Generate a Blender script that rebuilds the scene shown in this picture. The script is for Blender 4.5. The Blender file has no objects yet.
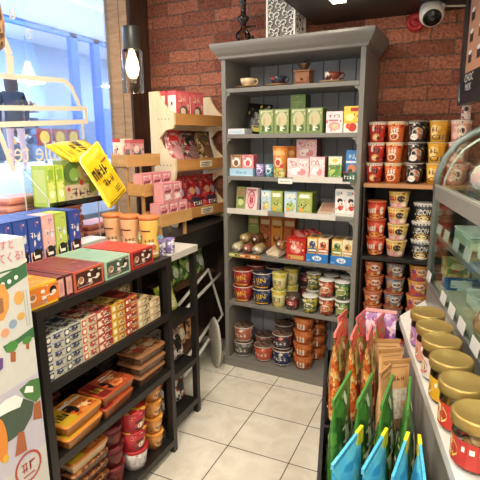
import bpy, math, random
from mathutils import Matrix, Vector
random.seed(7)
PI = math.pi
scene = bpy.context.scene
COL = scene.collection
T = lambda x, y, z: Matrix.Translation((x, y, z))
def RZ(d): return Matrix.Rotation(math.radians(d), 4, 'Z')
def RX(d): return Matrix.Rotation(math.radians(d), 4, 'X')
def RY(d): return Matrix.Rotation(math.radians(d), 4, 'Y')

# ------------------------------------------------------------------ materials
_m = {}
def lin(h):
    h = h.lstrip('#')
    o = []
    for i in (0, 2, 4):
        c = int(h[i:i+2], 16) / 255
        o.append(c/12.92 if c <= .04045 else ((c+.055)/1.055)**2.4)
    return (*o, 1)
def newmat(name):
    m = bpy.data.materials.new(name); m.use_nodes = True
    nt = m.node_tree; nt.nodes.clear()
    out = nt.nodes.new('ShaderNodeOutputMaterial')
    return m, nt, out
def bsdf(nt, out, rough=.5, metal=0.0):
    b = nt.nodes.new('ShaderNodeBsdfPrincipled')
    b.inputs['Roughness'].default_value = rough; b.inputs['Metallic'].default_value = metal
    nt.links.new(b.outputs[0], out.inputs[0]); return b
def K(h, rough=.5, metal=0.0):
    """plain coloured surface with a faint procedural mottling"""
    key = ('k', h, rough, metal)
    if key in _m: return _m[key]
    m, nt, out = newmat('paint_' + h.strip('#')); b = bsdf(nt, out, rough, metal)
    tc = nt.nodes.new('ShaderNodeTexCoord'); n = nt.nodes.new('ShaderNodeTexNoise'); n.inputs['Scale'].default_value = 35
    nt.links.new(tc.outputs['Object'], n.inputs['Vector'])
    mx = nt.nodes.new('ShaderNodeMix'); mx.data_type = 'RGBA'; mx.inputs[0].default_value = .5
    c = lin(h); mx.inputs[6].default_value = tuple(x*.93 for x in c[:3]) + (1,); mx.inputs[7].default_value = tuple(min(1, x*1.06) for x in c[:3]) + (1,)
    nt.links.new(n.outputs['Fac'], mx.inputs[0]); nt.links.new(mx.outputs[2], b.inputs['Base Color'])
    _m[key] = m; return m
def P(cols, scale=60, rough=.45, stretch=(1, 1, 1)):
    """printed packaging: patches of several inks"""
    key = ('p', tuple(cols), scale, rough, stretch)
    if key in _m: return _m[key]
    m, nt, out = newmat('print_' + cols[0].strip('#')); b = bsdf(nt, out, rough)
    tc = nt.nodes.new('ShaderNodeTexCoord'); mp = nt.nodes.new('ShaderNodeMapping'); mp.inputs['Scale'].default_value = stretch
    v = nt.nodes.new('ShaderNodeTexVoronoi'); v.inputs['Scale'].default_value = scale
    nz = nt.nodes.new('ShaderNodeTexNoise'); nz.inputs['Scale'].default_value = scale*1.3
    add = nt.nodes.new('ShaderNodeMix'); add.data_type = 'VECTOR'; add.inputs[0].default_value = .04
    nt.links.new(tc.outputs['Object'], mp.inputs[0]); nt.links.new(mp.outputs[0], add.inputs[4]); nt.links.new(mp.outputs[0], nz.inputs['Vector'])
    nt.links.new(nz.outputs['Color'], add.inputs[5]); nt.links.new(add.outputs[1], v.inputs['Vector'])
    sp = nt.nodes.new('ShaderNodeSeparateColor'); nt.links.new(v.outputs['Color'], sp.inputs[0])
    r = nt.nodes.new('ShaderNodeValToRGB'); r.color_ramp.interpolation = 'CONSTANT'
    n = len(cols); e = r.color_ramp.elements
    e[0].position = 0; e[0].color = lin(cols[0]); e[1].position = 1/n if n > 1 else 1; e[1].color = lin(cols[min(1, n-1)])
    for i in range(2, n):
        q = e.new(i/n); q.color = lin(cols[i])
    nt.links.new(sp.outputs[0], r.inputs[0]); nt.links.new(r.outputs[0], b.inputs['Base Color'])
    _m[key] = m; return m
def WOOD(c1, c2, scale=(3, 40, 40), rough=.55):
    key = ('w', c1, c2, scale)
    if key in _m: return _m[key]
    m, nt, out = newmat('wood_' + c1.strip('#')); b = bsdf(nt, out, rough)
    tc = nt.nodes.new('ShaderNodeTexCoord'); mp = nt.nodes.new('ShaderNodeMapping'); mp.inputs['Scale'].default_value = scale
    n = nt.nodes.new('ShaderNodeTexNoise'); n.inputs['Scale'].default_value = 1; n.inputs['Detail'].default_value = 6; n.inputs['Distortion'].default_value = .6
    r = nt.nodes.new('ShaderNodeValToRGB'); r.color_ramp.elements[0].position = .3; r.color_ramp.elements[0].color = lin(c1)
    r.color_ramp.elements[1].position = .7; r.color_ramp.elements[1].color = lin(c2)
    nt.links.new(tc.outputs['Object'], mp.inputs[0]); nt.links.new(mp.outputs[0], n.inputs['Vector']); nt.links.new(n.outputs['Fac'], r.inputs[0])
    nt.links.new(r.outputs[0], b.inputs['Base Color'])
    bp = nt.nodes.new('ShaderNodeBump'); bp.inputs['Strength'].default_value = .25; bp.inputs['Distance'].default_value = .004
    nt.links.new(n.outputs['Fac'], bp.inputs['Height']); nt.links.new(bp.outputs[0], b.inputs['Normal'])
    _m[key] = m; return m
def EMIT(h, s):
    key = ('e', h, s)
    if key in _m: return _m[key]
    m, nt, out = newmat('lamp_' + h.strip('#')); e = nt.nodes.new('ShaderNodeEmission')
    e.inputs[0].default_value = lin(h); e.inputs[1].default_value = s; nt.links.new(e.outputs[0], out.inputs[0])
    _m[key] = m; return m
def GLASS(tint='#ffffff', gloss=.5, ior=1.45):
    """thin clear sheet: see-through with a Fresnel sheen"""
    key = ('g', tint, gloss, ior)
    if key in _m: return _m[key]
    m, nt, out = newmat('glass_' + tint.strip('#')); tr = nt.nodes.new('ShaderNodeBsdfTransparent'); tr.inputs[0].default_value = lin(tint)
    gl = nt.nodes.new('ShaderNodeBsdfGlossy'); gl.inputs['Roughness'].default_value = .06
    fr = nt.nodes.new('ShaderNodeFresnel'); fr.inputs[0].default_value = ior
    mu = nt.nodes.new('ShaderNodeMath'); mu.operation = 'MULTIPLY'; mu.inputs[1].default_value = gloss
    mx = nt.nodes.new('ShaderNodeMixShader'); nt.links.new(fr.outputs[0], mu.inputs[0]); nt.links.new(mu.outputs[0], mx.inputs[0])
    nt.links.new(tr.outputs[0], mx.inputs[1]); nt.links.new(gl.outputs[0], mx.inputs[2]); nt.links.new(mx.outputs[0], out.inputs[0])
    _m[key] = m; return m
def FILM(h, a=.35, rough=.15):
    """cloudy plastic film"""
    key = ('f', h, a)
    if key in _m: return _m[key]
    m, nt, out = newmat('film_' + h.strip('#')); b = bsdf(nt, out, rough); b.inputs['Base Color'].default_value = lin(h)
    b.inputs['Alpha'].default_value = a
    _m[key] = m; return m
def BRICK():
    m, nt, out = newmat('red_brick'); b = bsdf(nt, out, .85)
    tc = nt.nodes.new('ShaderNodeTexCoord'); mp = nt.nodes.new('ShaderNodeMapping'); mp.inputs['Rotation'].default_value = (PI/2, 0, 0)
    mp.inputs['Location'].default_value = (.05, .01, 0)
    nz = nt.nodes.new('ShaderNodeTexNoise'); nz.inputs['Scale'].default_value = 9
    mxv = nt.nodes.new('ShaderNodeMix'); mxv.data_type = 'VECTOR'; mxv.inputs[0].default_value = .022
    br = nt.nodes.new('ShaderNodeTexBrick'); br.offset = .5; br.inputs['Scale'].default_value = 1
    br.inputs['Brick Width'].default_value = .262; br.inputs['Row Height'].default_value = .0845; br.inputs['Mortar Size'].default_value = .0042
    br.inputs['Mortar Smooth'].default_value = .35; br.inputs['Bias'].default_value = -.1
    br.inputs['Color1'].default_value = lin('#b5745a'); br.inputs['Color2'].default_value = lin('#7f4838'); br.inputs['Mortar'].default_value = lin('#77645b')
    nt.links.new(tc.outputs['Object'], mp.inputs[0]); nt.links.new(mp.outputs[0], mxv.inputs[4]); nt.links.new(mp.outputs[0], nz.inputs['Vector'])
    nt.links.new(nz.outputs['Color'], mxv.inputs[5]); nt.links.new(mxv.outputs[1], br.inputs['Vector'])
    n2 = nt.nodes.new('ShaderNodeTexNoise'); n2.inputs['Scale'].default_value = 60; n2.inputs['Detail'].default_value = 5
    nt.links.new(mp.outputs[0], n2.inputs['Vector'])
    r = nt.nodes.new('ShaderNodeValToRGB'); r.color_ramp.elements[0].color = (.55, .5, .5, 1); r.color_ramp.elements[1].color = (1.35, 1.3, 1.25, 1)
    r.color_ramp.elements[0].position = .3; r.color_ramp.elements[1].position = .7
    mu = nt.nodes.new('ShaderNodeMix'); mu.data_type = 'RGBA'; mu.blend_type = 'MULTIPLY'; mu.inputs[0].default_value = 1
    nt.links.new(n2.outputs['Fac'], r.inputs[0]); nt.links.new(br.outputs['Color'], mu.inputs[6]); nt.links.new(r.outputs[0], mu.inputs[7])
    nt.links.new(mu.outputs[2], b.inputs['Base Color'])
    ma = nt.nodes.new('ShaderNodeMath'); ma.operation = 'MULTIPLY_ADD'; ma.inputs[1].default_value = -1.6; 
    nt.links.new(br.outputs['Fac'], ma.inputs[0]); nt.links.new(n2.outputs['Fac'], ma.inputs[2])
    bp = nt.nodes.new('ShaderNodeBump'); bp.inputs['Strength'].default_value = .9; bp.inputs['Distance'].default_value = .02
    nt.links.new(ma.outputs[0], bp.inputs['Height']); nt.links.new(bp.outputs[0], b.inputs['Normal'])
    return m
def TILE():
    m, nt, out = newmat('cream_floor_tile'); b = bsdf(nt, out, .35)
    tc = nt.nodes.new('ShaderNodeTexCoord'); mp = nt.nodes.new('ShaderNodeMapping'); mp.inputs['Location'].default_value = (.986, -1.956+.342*8, 0)
    br = nt.nodes.new('ShaderNodeTexBrick'); br.offset = 0; br.inputs['Scale'].default_value = 1
    br.inputs['Brick Width'].default_value = .342; br.inputs['Row Height'].default_value = .342; br.inputs['Mortar Size'].default_value = .0028
    br.inputs['Mortar Smooth'].default_value = .1
    br.inputs['Color1'].default_value = lin('#e2dccd'); br.inputs['Color2'].default_value = lin('#dcd5c5'); br.inputs['Mortar'].default_value = lin('#4a4038')
    n = nt.nodes.new('ShaderNodeTexNoise'); n.inputs['Scale'].default_value = 7; n.inputs['Detail'].default_value = 5; n.inputs['Distortion'].default_value = 1.5
    r = nt.nodes.new('ShaderNodeValToRGB'); r.color_ramp.elements[0].position = .35; r.color_ramp.elements[0].color = (.9, .88, .85, 1); r.color_ramp.elements[1].position = .6; r.color_ramp.elements[1].color = (1.03, 1.03, 1.03, 1)
    mu = nt.nodes.new('ShaderNodeMix'); mu.data_type = 'RGBA'; mu.blend_type = 'MULTIPLY'; mu.inputs[0].default_value = 1
    nt.links.new(tc.outputs['Object'], mp.inputs[0]); nt.links.new(mp.outputs[0], br.inputs['Vector']); nt.links.new(tc.outputs['Object'], n.inputs['Vector'])
    nt.links.new(n.outputs['Fac'], r.inputs[0]); nt.links.new(br.outputs['Color'], mu.inputs[6]); nt.links.new(r.outputs[0], mu.inputs[7]); nt.links.new(mu.outputs[2], b.inputs['Base Color'])
    bp = nt.nodes.new('ShaderNodeBump'); bp.inputs['Strength'].default_value = .4; bp.inputs['Distance'].default_value = .003; bp.invert = True
    nt.links.new(br.outputs['Fac'], bp.inputs['Height']); nt.links.new(bp.outputs[0], b.inputs['Normal'])
    return m

# ------------------------------------------------------------------ text outlines
_txt = {}
def text2d(s):
    if s in _txt: return _txt[s]
    c = bpy.data.curves.new('glyphs', 'FONT'); c.body = s; c.resolution_u = 2; c.size = 1
    o = bpy.data.objects.new('glyphs', c); COL.objects.link(o)
    dg = bpy.context.evaluated_depsgraph_get(); dg.update()
    me = bpy.data.meshes.new_from_object(o.evaluated_get(dg))
    vs = [(v.co.x, v.co.y) for v in me.vertices]; fs = [tuple(p.vertices) for p in me.polygons]
    bpy.data.objects.remove(o); bpy.data.meshes.remove(me); bpy.data.curves.remove(c)
    if vs:
        x0 = min(v[0] for v in vs); x1 = max(v[0] for v in vs); y0 = min(v[1] for v in vs); y1 = max(v[1] for v in vs)
        h = max(y1-y0, 1e-6); vs = [((x-(x0+x1)/2)/h, (y-(y0+y1)/2)/h) for x, y in vs]
    _txt[s] = (vs, fs); return _txt[s]

# ------------------------------------------------------------------ mesh builder
class MB:
    def __init__(s): s.v = []; s.f = []; s.mi = []; s.sm = []; s.mats = []
    def m(s, mat):
        if isinstance(mat, str): mat = K(mat)
        if mat not in s.mats: s.mats.append(mat)
        return s.mats.index(mat)
    def add(s, vs, fs, mat, smooth=False, M=None):
        b = len(s.v); i = s.m(mat)
        s.v += [tuple(M @ Vector(p)) for p in vs] if M is not None else [tuple(p) for p in vs]
        for f in fs: s.f.append(tuple(b+k for k in f)); s.mi.append(i); s.sm.append(smooth)
        return s
    def box(s, x0, x1, y0, y1, z0, z1, mat, M=None):
        vs = [(x0,y0,z0),(x1,y0,z0),(x1,y1,z0),(x0,y1,z0),(x0,y0,z1),(x1,y0,z1),(x1,y1,z1),(x0,y1,z1)]
        return s.add(vs, [(0,3,2,1),(4,5,6,7),(0,1,5,4),(1,2,6,5),(2,3,7,6),(3,0,4,7)], mat, False, M)
    def rbox(s, x0, x1, y0, y1, z0, z1, r, mat, M=None, n=3):
        """box with rounded vertical edges and softened top and bottom rims"""
        ring = []
        for cx, cy, a0 in ((x1-r, y0+r, -90), (x1-r, y1-r, 0), (x0+r, y1-r, 90), (x0+r, y0+r, 180)):
            for k in range(n+1):
                a = math.radians(a0 + 90*k/n); ring.append((cx, cy, math.cos(a), math.sin(a)))
        N = len(ring); q = min(r*.6, (z1-z0)*.3); vs = []
        for z, rr in ((z0, r-q), (z0+q, r), (z1-q, r), (z1, r-q)):
            vs += [(cx+ca*rr, cy+sa*rr, z) for cx, cy, ca, sa in ring]
        fs = [(k*N+i, k*N+(i+1) % N, (k+1)*N+(i+1) % N, (k+1)*N+i) for k in range(3) for i in range(N)]
        fs += [tuple(range(N-1, -1, -1)), tuple(range(3*N, 4*N))]
        return s.add(vs, fs, mat, False, M)
    def lathe(s, prof, mat, n=20, M=None, smooth=True, rx=1, ry=1):
        vs = []; fs = []
        for r, z in prof:
            for k in range(n):
                a = 2*PI*k/n; vs.append((r*math.cos(a)*rx, r*math.sin(a)*ry, z))
        for j in range(len(prof)-1):
            for k in range(n): fs.append((j*n+k, j*n+(k+1) % n, (j+1)*n+(k+1) % n, (j+1)*n+k))
        if prof[0][0] > 1e-6: fs.append(tuple(range(n-1, -1, -1)))
        if prof[-1][0] > 1e-6: fs.append(tuple(range((len(prof)-1)*n, len(prof)*n)))
        return s.add(vs, fs, mat, smooth, M)
    def prism(s, pts, y0, y1, mat, M=None):
        """outline in x,z pushed along y"""
        n = len(pts); vs = [(x, y0, z) for x, z in pts] + [(x, y1, z) for x, z in pts]
        fs = [tuple(range(n)), tuple(range(2*n-1, n-1, -1))] + [(k, n+k, n+(k+1) % n, (k+1) % n) for k in range(n)]
        return s.add(vs, fs, mat, False, M)
    def tube(s, pts, r, mat, n=8, M=None, closed=False):
        pts = [Vector(p) for p in pts]; vs = []; fs = []; L = len(pts); prev = None
        for i, p in enumerate(pts):
            if closed: d = pts[(i+1) % L]-pts[i-1]
            else: d = pts[min(i+1, L-1)]-pts[max(i-1, 0)]
            d.normalize()
            u = (prev - d*prev.dot(d)) if prev is not None else d.orthogonal()
            if u.length < 1e-6: u = d.orthogonal()
            u.normalize(); prev = u; w = d.cross(u)
            rr = r[i] if isinstance(r, (list, tuple)) else r
            for k in range(n):
                a = 2*PI*k/n; vs.append(p + u*math.cos(a)*rr + w*math.sin(a)*rr)
        for i in range(L if closed else L-1):
            j = (i+1) % L
            for k in range(n): fs.append((i*n+k, i*n+(k+1) % n, j*n+(k+1) % n, j*n+k))
        if not closed: fs += [tuple(range(n-1, -1, -1)), tuple(range((L-1)*n, L*n))]
        return s.add(vs, fs, mat, True, M)
    def decals(s, fn, w, h, items, M=None):
        """printed artwork laid on a surface; fn(u, v, lift) gives the point, w and h the size of the panel"""
        for j, it in enumerate(items):
            e = .0004 + .00006*j; k = it[0]
            if k == 'r':
                _, u0, v0, u1, v1, mt = it; n = max(1, int((u1-u0)*8)) if getattr(fn, 'curved', 0) else 1
                vs = []; 
                for i in range(n+1):
                    u = u0+(u1-u0)*i/n; vs += [fn(u, v0, e), fn(u, v1, e)]
                s.add(vs, [(2*i, 2*i+2, 2*i+3, 2*i+1) for i in range(n)], mt, False, M)
            elif k == 'e':
                _, cu, cv, ru, rv, mt = it; n = 14
                s.add([fn(cu, cv, e)] + [fn(cu+ru*math.cos(2*PI*i/n), cv+rv*math.sin(2*PI*i/n), e) for i in range(n)], [(0, 1+i, 1+(i+1) % n) for i in range(n)], mt, False, M)
            elif k == 'o':                                  # ring
                _, cu, cv, ru, rv, th, mt = it; n = 20; vs = []
                for i in range(n):
                    a = 2*PI*i/n; vs += [fn(cu+ru*math.cos(a), cv+rv*math.sin(a), e), fn(cu+ru*th*math.cos(a), cv+rv*th*math.sin(a), e)]
                s.add(vs, [(2*i, (2*i+2) % (2*n), (2*i+3) % (2*n), 2*i+1) for i in range(n)], mt, False, M)
            elif k == 'p':
                _, pts, mt = it; s.add([fn(u, v, e) for u, v in pts], [tuple(range(len(pts)))], mt, False, M)
            elif k == 't':
                _, tx, cu, cv, hv, mt = it[:6]; wid = it[6] if len(it) > 6 else None; rot = it[7] if len(it) > 7 else 0
                if ord(tx[0]) > 127 and tx[0] not in 'すて':      # print too small to read in the place: a row of pen strokes
                    rg = random.Random(len(tx)*7+int(cu*100)); W_ = wid or hv*h/w*len(tx); vs = []; fs = []
                    for q in range(len(tx)):
                        c0 = cu-W_/2+W_*(q+.5)/len(tx); g = W_/len(tx)*.38; t_ = hv*.11; tu = t_*h/w
                        for _k in range(2):
                            yy = cv+hv*rg.uniform(-.4, .4); xx = c0+g*rg.uniform(-.8, .8)
                            for (a0, b0, a1, b1) in ((c0-g, yy-t_/2, c0+g, yy+t_/2), (xx-tu/2, cv-hv/2, xx+tu/2, cv+hv*rg.uniform(.1, .5))):
                                k0 = len(vs); vs += [fn(a0, b0, e), fn(a1, b0, e), fn(a1, b1, e), fn(a0, b1, e)]; fs.append((k0, k0+1, k0+2, k0+3))
                    s.add(vs, fs, mt, False, M); continue
                vs, fs = text2d(tx)
                if not vs: continue
                ex = max(abs(x) for x, y in vs)*2; sc = hv*h; sx = sc if wid is None else wid*w/ex
                c, sn = math.cos(rot), math.sin(rot)
                s.add([fn(cu+(x*sx*c-y*sc*sn)/w, cv+(x*sx*sn+y*sc*c)/h, e) for x, y in vs], fs, mt, False, M)
        return s
    def obj(s, name, parent=None, M=None, kind=None, label=None, cat=None, group=None, bevel=0):
        me = bpy.data.meshes.new(name); me.from_pydata(s.v, [], s.f)
        for m_ in s.mats: me.materials.append(m_)
        me.polygons.foreach_set('material_index', s.mi); me.polygons.foreach_set('use_smooth', s.sm); me.update()
        o = bpy.data.objects.new(name, me); COL.objects.link(o)
        if parent is not None: o.parent = parent
        if M is not None: o.matrix_basis = M
        if bevel:
            b = o.modifiers.new('soft_edges', 'BEVEL'); b.width = bevel; b.segments = 2; b.limit_method = 'ANGLE'
        tag(o, label, cat, group, kind)
        return o
def tag(o, label=None, cat=None, group=None, kind=None):
    if label: o['label'] = label
    if cat: o['category'] = cat
    if group: o['group'] = group
    if kind: o['kind'] = kind
def thing(name, M, label, cat, group=None):
    o = bpy.data.objects.new(name, None); COL.objects.link(o); o.empty_display_size = .05
    o.matrix_basis = M; tag(o, label, cat, group); return o
def dup(root):
    r = root.copy(); COL.objects.link(r)
    for ch in list(root.children):
        c = ch.copy(); COL.objects.link(c); c.parent = r
        for g in list(ch.children):
            d = g.copy(); COL.objects.link(d); d.parent = c
    return r
_proto = {}
def place(key, build, M, label, cat, group=None):
    if key not in _proto: o = build(); _proto[key] = o
    else:
        o = dup(_proto[key])
        if 'group' in o: del o['group']
    o.matrix_basis = M; tag(o, label, cat, group); return o

# ------------------------------------------------------------------ kinds of goods
def clut(seed, n, cols, u0=.04, v0=.04, u1=.96, v1=.96, s=.09):
    """busy small print: many little patches of ink"""
    rg = random.Random(seed); out = []
    for _ in range(n):
        u = rg.uniform(u0, u1); v = rg.uniform(v0, v1); a = s*rg.uniform(.4, 1.3); c = s*rg.uniform(.3, 1.1); m = K(rg.choice(cols), .4)
        if rg.random() < .5: out.append(('e', min(max(u, u0+a), u1-a), min(max(v, v0+c), v1-c), a, c, m))
        else:
            uu = min(max(u, u0), u1-1.6*a); vv = min(max(v, v0), v1-.6*c); out.append(('r', uu, vv, uu+1.6*a, vv+.6*c, m))
    return out
def inks(art):
    return list({'#'+it[-1 if it[0] in 'repo' else 5].name.split('_')[1][:6] for it in art if it[0] in 'reo' and it[-1].name.startswith('paint_')})
def busy(art, n, s, seed):
    """thread small print between the large motifs and the lettering"""
    art = list(art); c = inks(art)
    if len(c) < 2 or '#5a4a1c' in c: return art
    non = [i for i in art if i[0] != 't']; tx = [i for i in art if i[0] == 't']; k = max(1, len(non)-1)
    return non[:k] + clut(seed, n, c, .05, .05, .95, .95, s) + non[k:] + tx
def fbox(w, d, h, face):
    """mapping onto a face of a box whose front is y=0 and which is centred in x"""
    if face == 'front': return (lambda u, v, e: (-w/2+u*w, -e, v*h)), w, h
    if face == 'left':  return (lambda u, v, e: (-w/2-e, d*(1-u), v*h)), d, h
    if face == 'right': return (lambda u, v, e: (w/2+e, u*d, v*h)), d, h
    if face == 'top':   return (lambda u, v, e: (-w/2+u*w, v*d, h+e)), w, d
def carton(name, w, d, h, mat, front=(), left=(), right=(), top=()):
    b = MB(); b.box(-w/2, w/2, 0, d, 0, h, mat)
    for f, it in (('front', front), ('left', left), ('right', right), ('top', top)):
        if it: fn, a, c = fbox(w, d, h, f); b.decals(fn, a, c, busy(it, 16 if f == 'front' else 8, .055, int(w*9e3+h*7e3+d*5e3)))
    return b.obj(name)
def root(name):
    o = bpy.data.objects.new(name, None); COL.objects.link(o); o.empty_display_size = .05; return o
def fcup(rt, rb, h, span):
    def fn(u, v, e):
        a = (u-.5)*span; r = rb+(rt-rb)*v+e+.0004
        return (r*math.sin(a), -r*math.cos(a), v*h)
    fn.curved = 1; return fn, (rt+rb)/2*span, h
def cup(name, rt, rb, h, mat, lid, art=(), span=2.4, rim=None, clear=False, n=22, dome=0.0):
    b = MB(); b.lathe([(0, .004), (rb*.86, .004), (rb*.9, 0), (rb, .001), (rb+(rt-rb)*.5, h*.5), (rt, h-.006)], mat, n)
    b.lathe([(rt, h-.006), (rt+.003, h-.005), (rt+.003, h), (rt*.97, h)], rim or mat, n)
    fn, w, hh = fcup(rt, rb, h, span); b.decals(fn, w, hh, busy(art, 20, .045, int(rt*9e4+h*7e3)))
    o = root(name); b.obj('body', o)
    l = MB(); l.lathe([(rt+.0025, h+.0002), (rt+.0025, h+.0016), (rt*.9, h+.0018), (rt*.6, h+.0018+dome), (0, h+.002+dome)], lid, n); l.obj('lid', o)
    return o
def pouch(name, w, h, t, mat, art=(), back=(), seal=None, gus=None, n=8, m=10, lean=0.0, both=None):
    """standing bag: thick at the foot, closing to a flat crimped seal at the top"""
    prof = [(0, .62, .92), (.04, .9, .97), (.18, 1, 1), (.4, .92, .99), (.62, .7, .98), (.8, .4, .98), (.9, .12, 1), (.905, .06, 1), (1, .05, 1)]
    b = MB(); vs = []; fs = []; rows = []
    for v, th, ww in prof:
        row = []
        for sgn in (-1, 1):
            for k in range(n+1):
                u = -1+2*k/n
                if sgn > 0: u = -u
                y = t/2*th*sgn*(1-abs(u)**2.6)**.6 if abs(u) < 1 else 0
                y += .004*math.sin(5*u+7*v)*th
                row.append((u*w/2*ww, y, v*h))
        rows.append(row)
    N = len(rows[0])
    for r in rows: vs += r
    for j in range(len(rows)-1):
        for k in range(N): fs.append((j*N+k, j*N+(k+1) % N, (j+1)*N+(k+1) % N, (j+1)*N+k))
    fs.append(tuple(range(N-1, -1, -1))); fs.append(tuple(range((len(rows)-1)*N, len(rows)*N)))
    b.add(vs, fs, mat, True)
    def th_at(v):
        for (v0, a, _), (v1, c, _) in zip(prof, prof[1:]):
            if v <= v1: return a+(c-a)*(v-v0)/(v1-v0)
        return .05
    def mk(sg):
        def fn(u, v, e):
            x = u*2-1; y = t/2*th_at(min(max(v, 0), 1))*max(0, 1-min(abs(x), 1)**2.6)**.6
            return (sg*x*w/2*.97, -sg*(y+e+.003), v*h)
        fn.curved = 1; return fn
    if art: b.decals(mk(1), w, h, busy(art, 18, .06, int(w*9e3+h*7e3)))
    if back: b.decals(mk(-1), w, h, busy(back, 18, .06, int(w*9e3+h*5e3)))
    if not seal: return b.obj(name)
    o = root(name); b.obj('body', o)
    if seal:
        q = MB(); q.box(-w/2-.0005, w/2+.0005, -.0035, .0035, h*.955, h+.001, seal); q.obj('top_seal', o)
    return o
def nested(items): return items
ORDN = ['', 'second', 'third', 'fourth', 'fifth', 'sixth', 'seventh', 'eighth']
def tier(i, n):
    """words for the place of item i (0 = lowest) in a stack of n"""
    if n == 1: return 'single'
    if i == n-1: return 'topmost'
    if i == 0: return 'lowest'
    if n == 3: return 'middle'
    return ORDN[n-1-i] + ' from the top'
def stack(key, build, F, x, y, z, pitch, n, words, where, cat, group, yaw=0, jit=.003, xs=None):
    for i in range(n):
        dx = random.uniform(-jit, jit); dy = random.uniform(-jit, jit)
        if xs: dx += xs*i
        rj = .3 if jit < .0015 else 3
        place(key, build, F @ T(x+dx, y+dy, z+i*pitch) @ RZ(yaw+random.uniform(-rj, rj)), f'{words}, {tier(i, n)} in {where}', cat, group)

W = '#f4f0e8'; BK = '#171412'; RED = '#c22a22'; CRE = '#efe3c4'

# ================================================================== THE ROOM
def struct(name, b, **k): return b.obj(name, kind='structure', **k)
b = MB(); b.box(-2.5, 2.0, -1.6, 3.3, -.08, 0, TILE()); struct('floor', b)
b = MB(); b.box(-2.6, 2.0, 3.2, 3.32, 0, 2.9, BRICK()); struct('wall_back', b)
b = MB(); b.box(-2.5, -2.4, -1.6, 2.95, 0, 1.0, '#4a4340'); b.box(-2.5, -2.4, -1.6, 3.2, 2.76, 2.9, '#4a4340'); struct('wall_left', b)
b = MB(); b.box(1.9, 2.0, -1.6, 3.2, 0, 2.8, '#cfc6b8'); struct('wall_right', b)
b = MB(); b.box(-2.5, 2.0, -1.7, -1.6, 0, 2.8, '#d6cec2'); struct('wall_front', b)
b = MB(); b.box(-2.5, 2.0, -1.6, 3.2, 2.8, 2.9, '#9a9288'); struct('ceiling', b)
b = MB(); b.box(-.92, 1.9, 1.95, 3.2, 2.34, 2.8, '#221e1c'); struct('ceiling_bulkhead', b)
pm = WOOD('#2c211c', '#463630', (30, 30, 2))
b = MB()
for i in range(8): b.box(-2.4+i*.121, -2.4+i*.121+.118, 3.165, 3.2, 0, 1.0, pm)
struct('trim_1', b)
# timber corner post
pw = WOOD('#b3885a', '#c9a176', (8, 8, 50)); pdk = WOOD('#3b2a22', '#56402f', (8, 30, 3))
b = MB(); b.box(-2.46, -2.262, 2.95, 3.2, 0, 2.8, pw); b.box(-2.262, -2.247, 2.955, 3.2, 0, 2.8, pdk)  # thin dark slab paints shade onto the post's right side face
cr = K('#4c3626', .8)
b.add([(-2.335, 2.9485, 2.8), (-2.331, 2.9485, 2.8), (-2.322, 2.9485, 1.2), (-2.326, 2.9485, 1.2)], [(0, 1, 2, 3)], cr)
b.box(-2.262, -2.2465, 2.9485, 3.19, 1.915, 1.921, cr)
struct('trim_2', b)
# window: one pane, with the painted cart drawing and the shop lettering (read from outside)
b = MB(); b.box(-2.436, -2.43, -1.6, 2.95, 1.0, 2.76, GLASS('#eef6ff', .5)); win = struct('window_1', b)
b = MB(); b.box(-2.46, -2.4, -1.6, 2.95, 1.0, 1.03, '#d9d9d6'); b.box(-2.46, -2.4, -1.6, 2.95, 2.73, 2.76, '#d9d9d6'); b.obj('window_frame', win)
dec = K('#f3ecd6', .6); b = MB()
def fwin(u, v, e): return (-2.4295+e, u, v)
_lift = 0
def strip(pts, wd):
    global _lift
    for (a, c), (a2, c2) in zip(pts, pts[1:]):
        _lift += .00015
        d = Vector((a2-a, c2-c)); n_ = Vector((-d.y, d.x)).normalized()*wd/2
        b.add([(-2.4285+_lift, q.x, q.y) for q in (Vector((a, c))-n_-d*.1*0, Vector((a2, c2))-n_, Vector((a2, c2))+n_, Vector((a, c))+n_)], [(0, 1, 2, 3)], dec)
strip([(1.5, 1.965), (1.97, 1.975), (2.46, 2.0), (2.52, 1.97), (2.56, 1.9), (2.60, 1.815)], .032)
strip([(1.3, 1.79), (1.95, 1.795), (2.66, 1.83)], .03); strip([(1.3, 1.685), (1.94, 1.7), (2.66, 1.74)], .032)
strip([(2.645, 1.84), (2.645, 1.73)], .03); strip([(2.6, 1.73), (2.6, 1.5)], .022)
strip([(1.9, 1.72), (1.945, 1.58), (1.99, 1.43)], .034); strip([(1.99, 2.25), (2.05, 2.1), (2.04, 1.98)], .05)
b.decals(fwin, 1, 1, [('o', 2.21, 2.245, .022, .028, .72, dec)])
b.obj('painted_outline', win)
b = MB()
def fmir(u, v, e): return (-2.4288, 2.27-u, v)
b.decals(fmir, 1, 1, [('t', 'bubble tea', .02, 1.54, .125, dec, .62), ('t', 'u', .17, 2.33, .05, dec)])
b.obj('painted_lettering', win)

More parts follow.
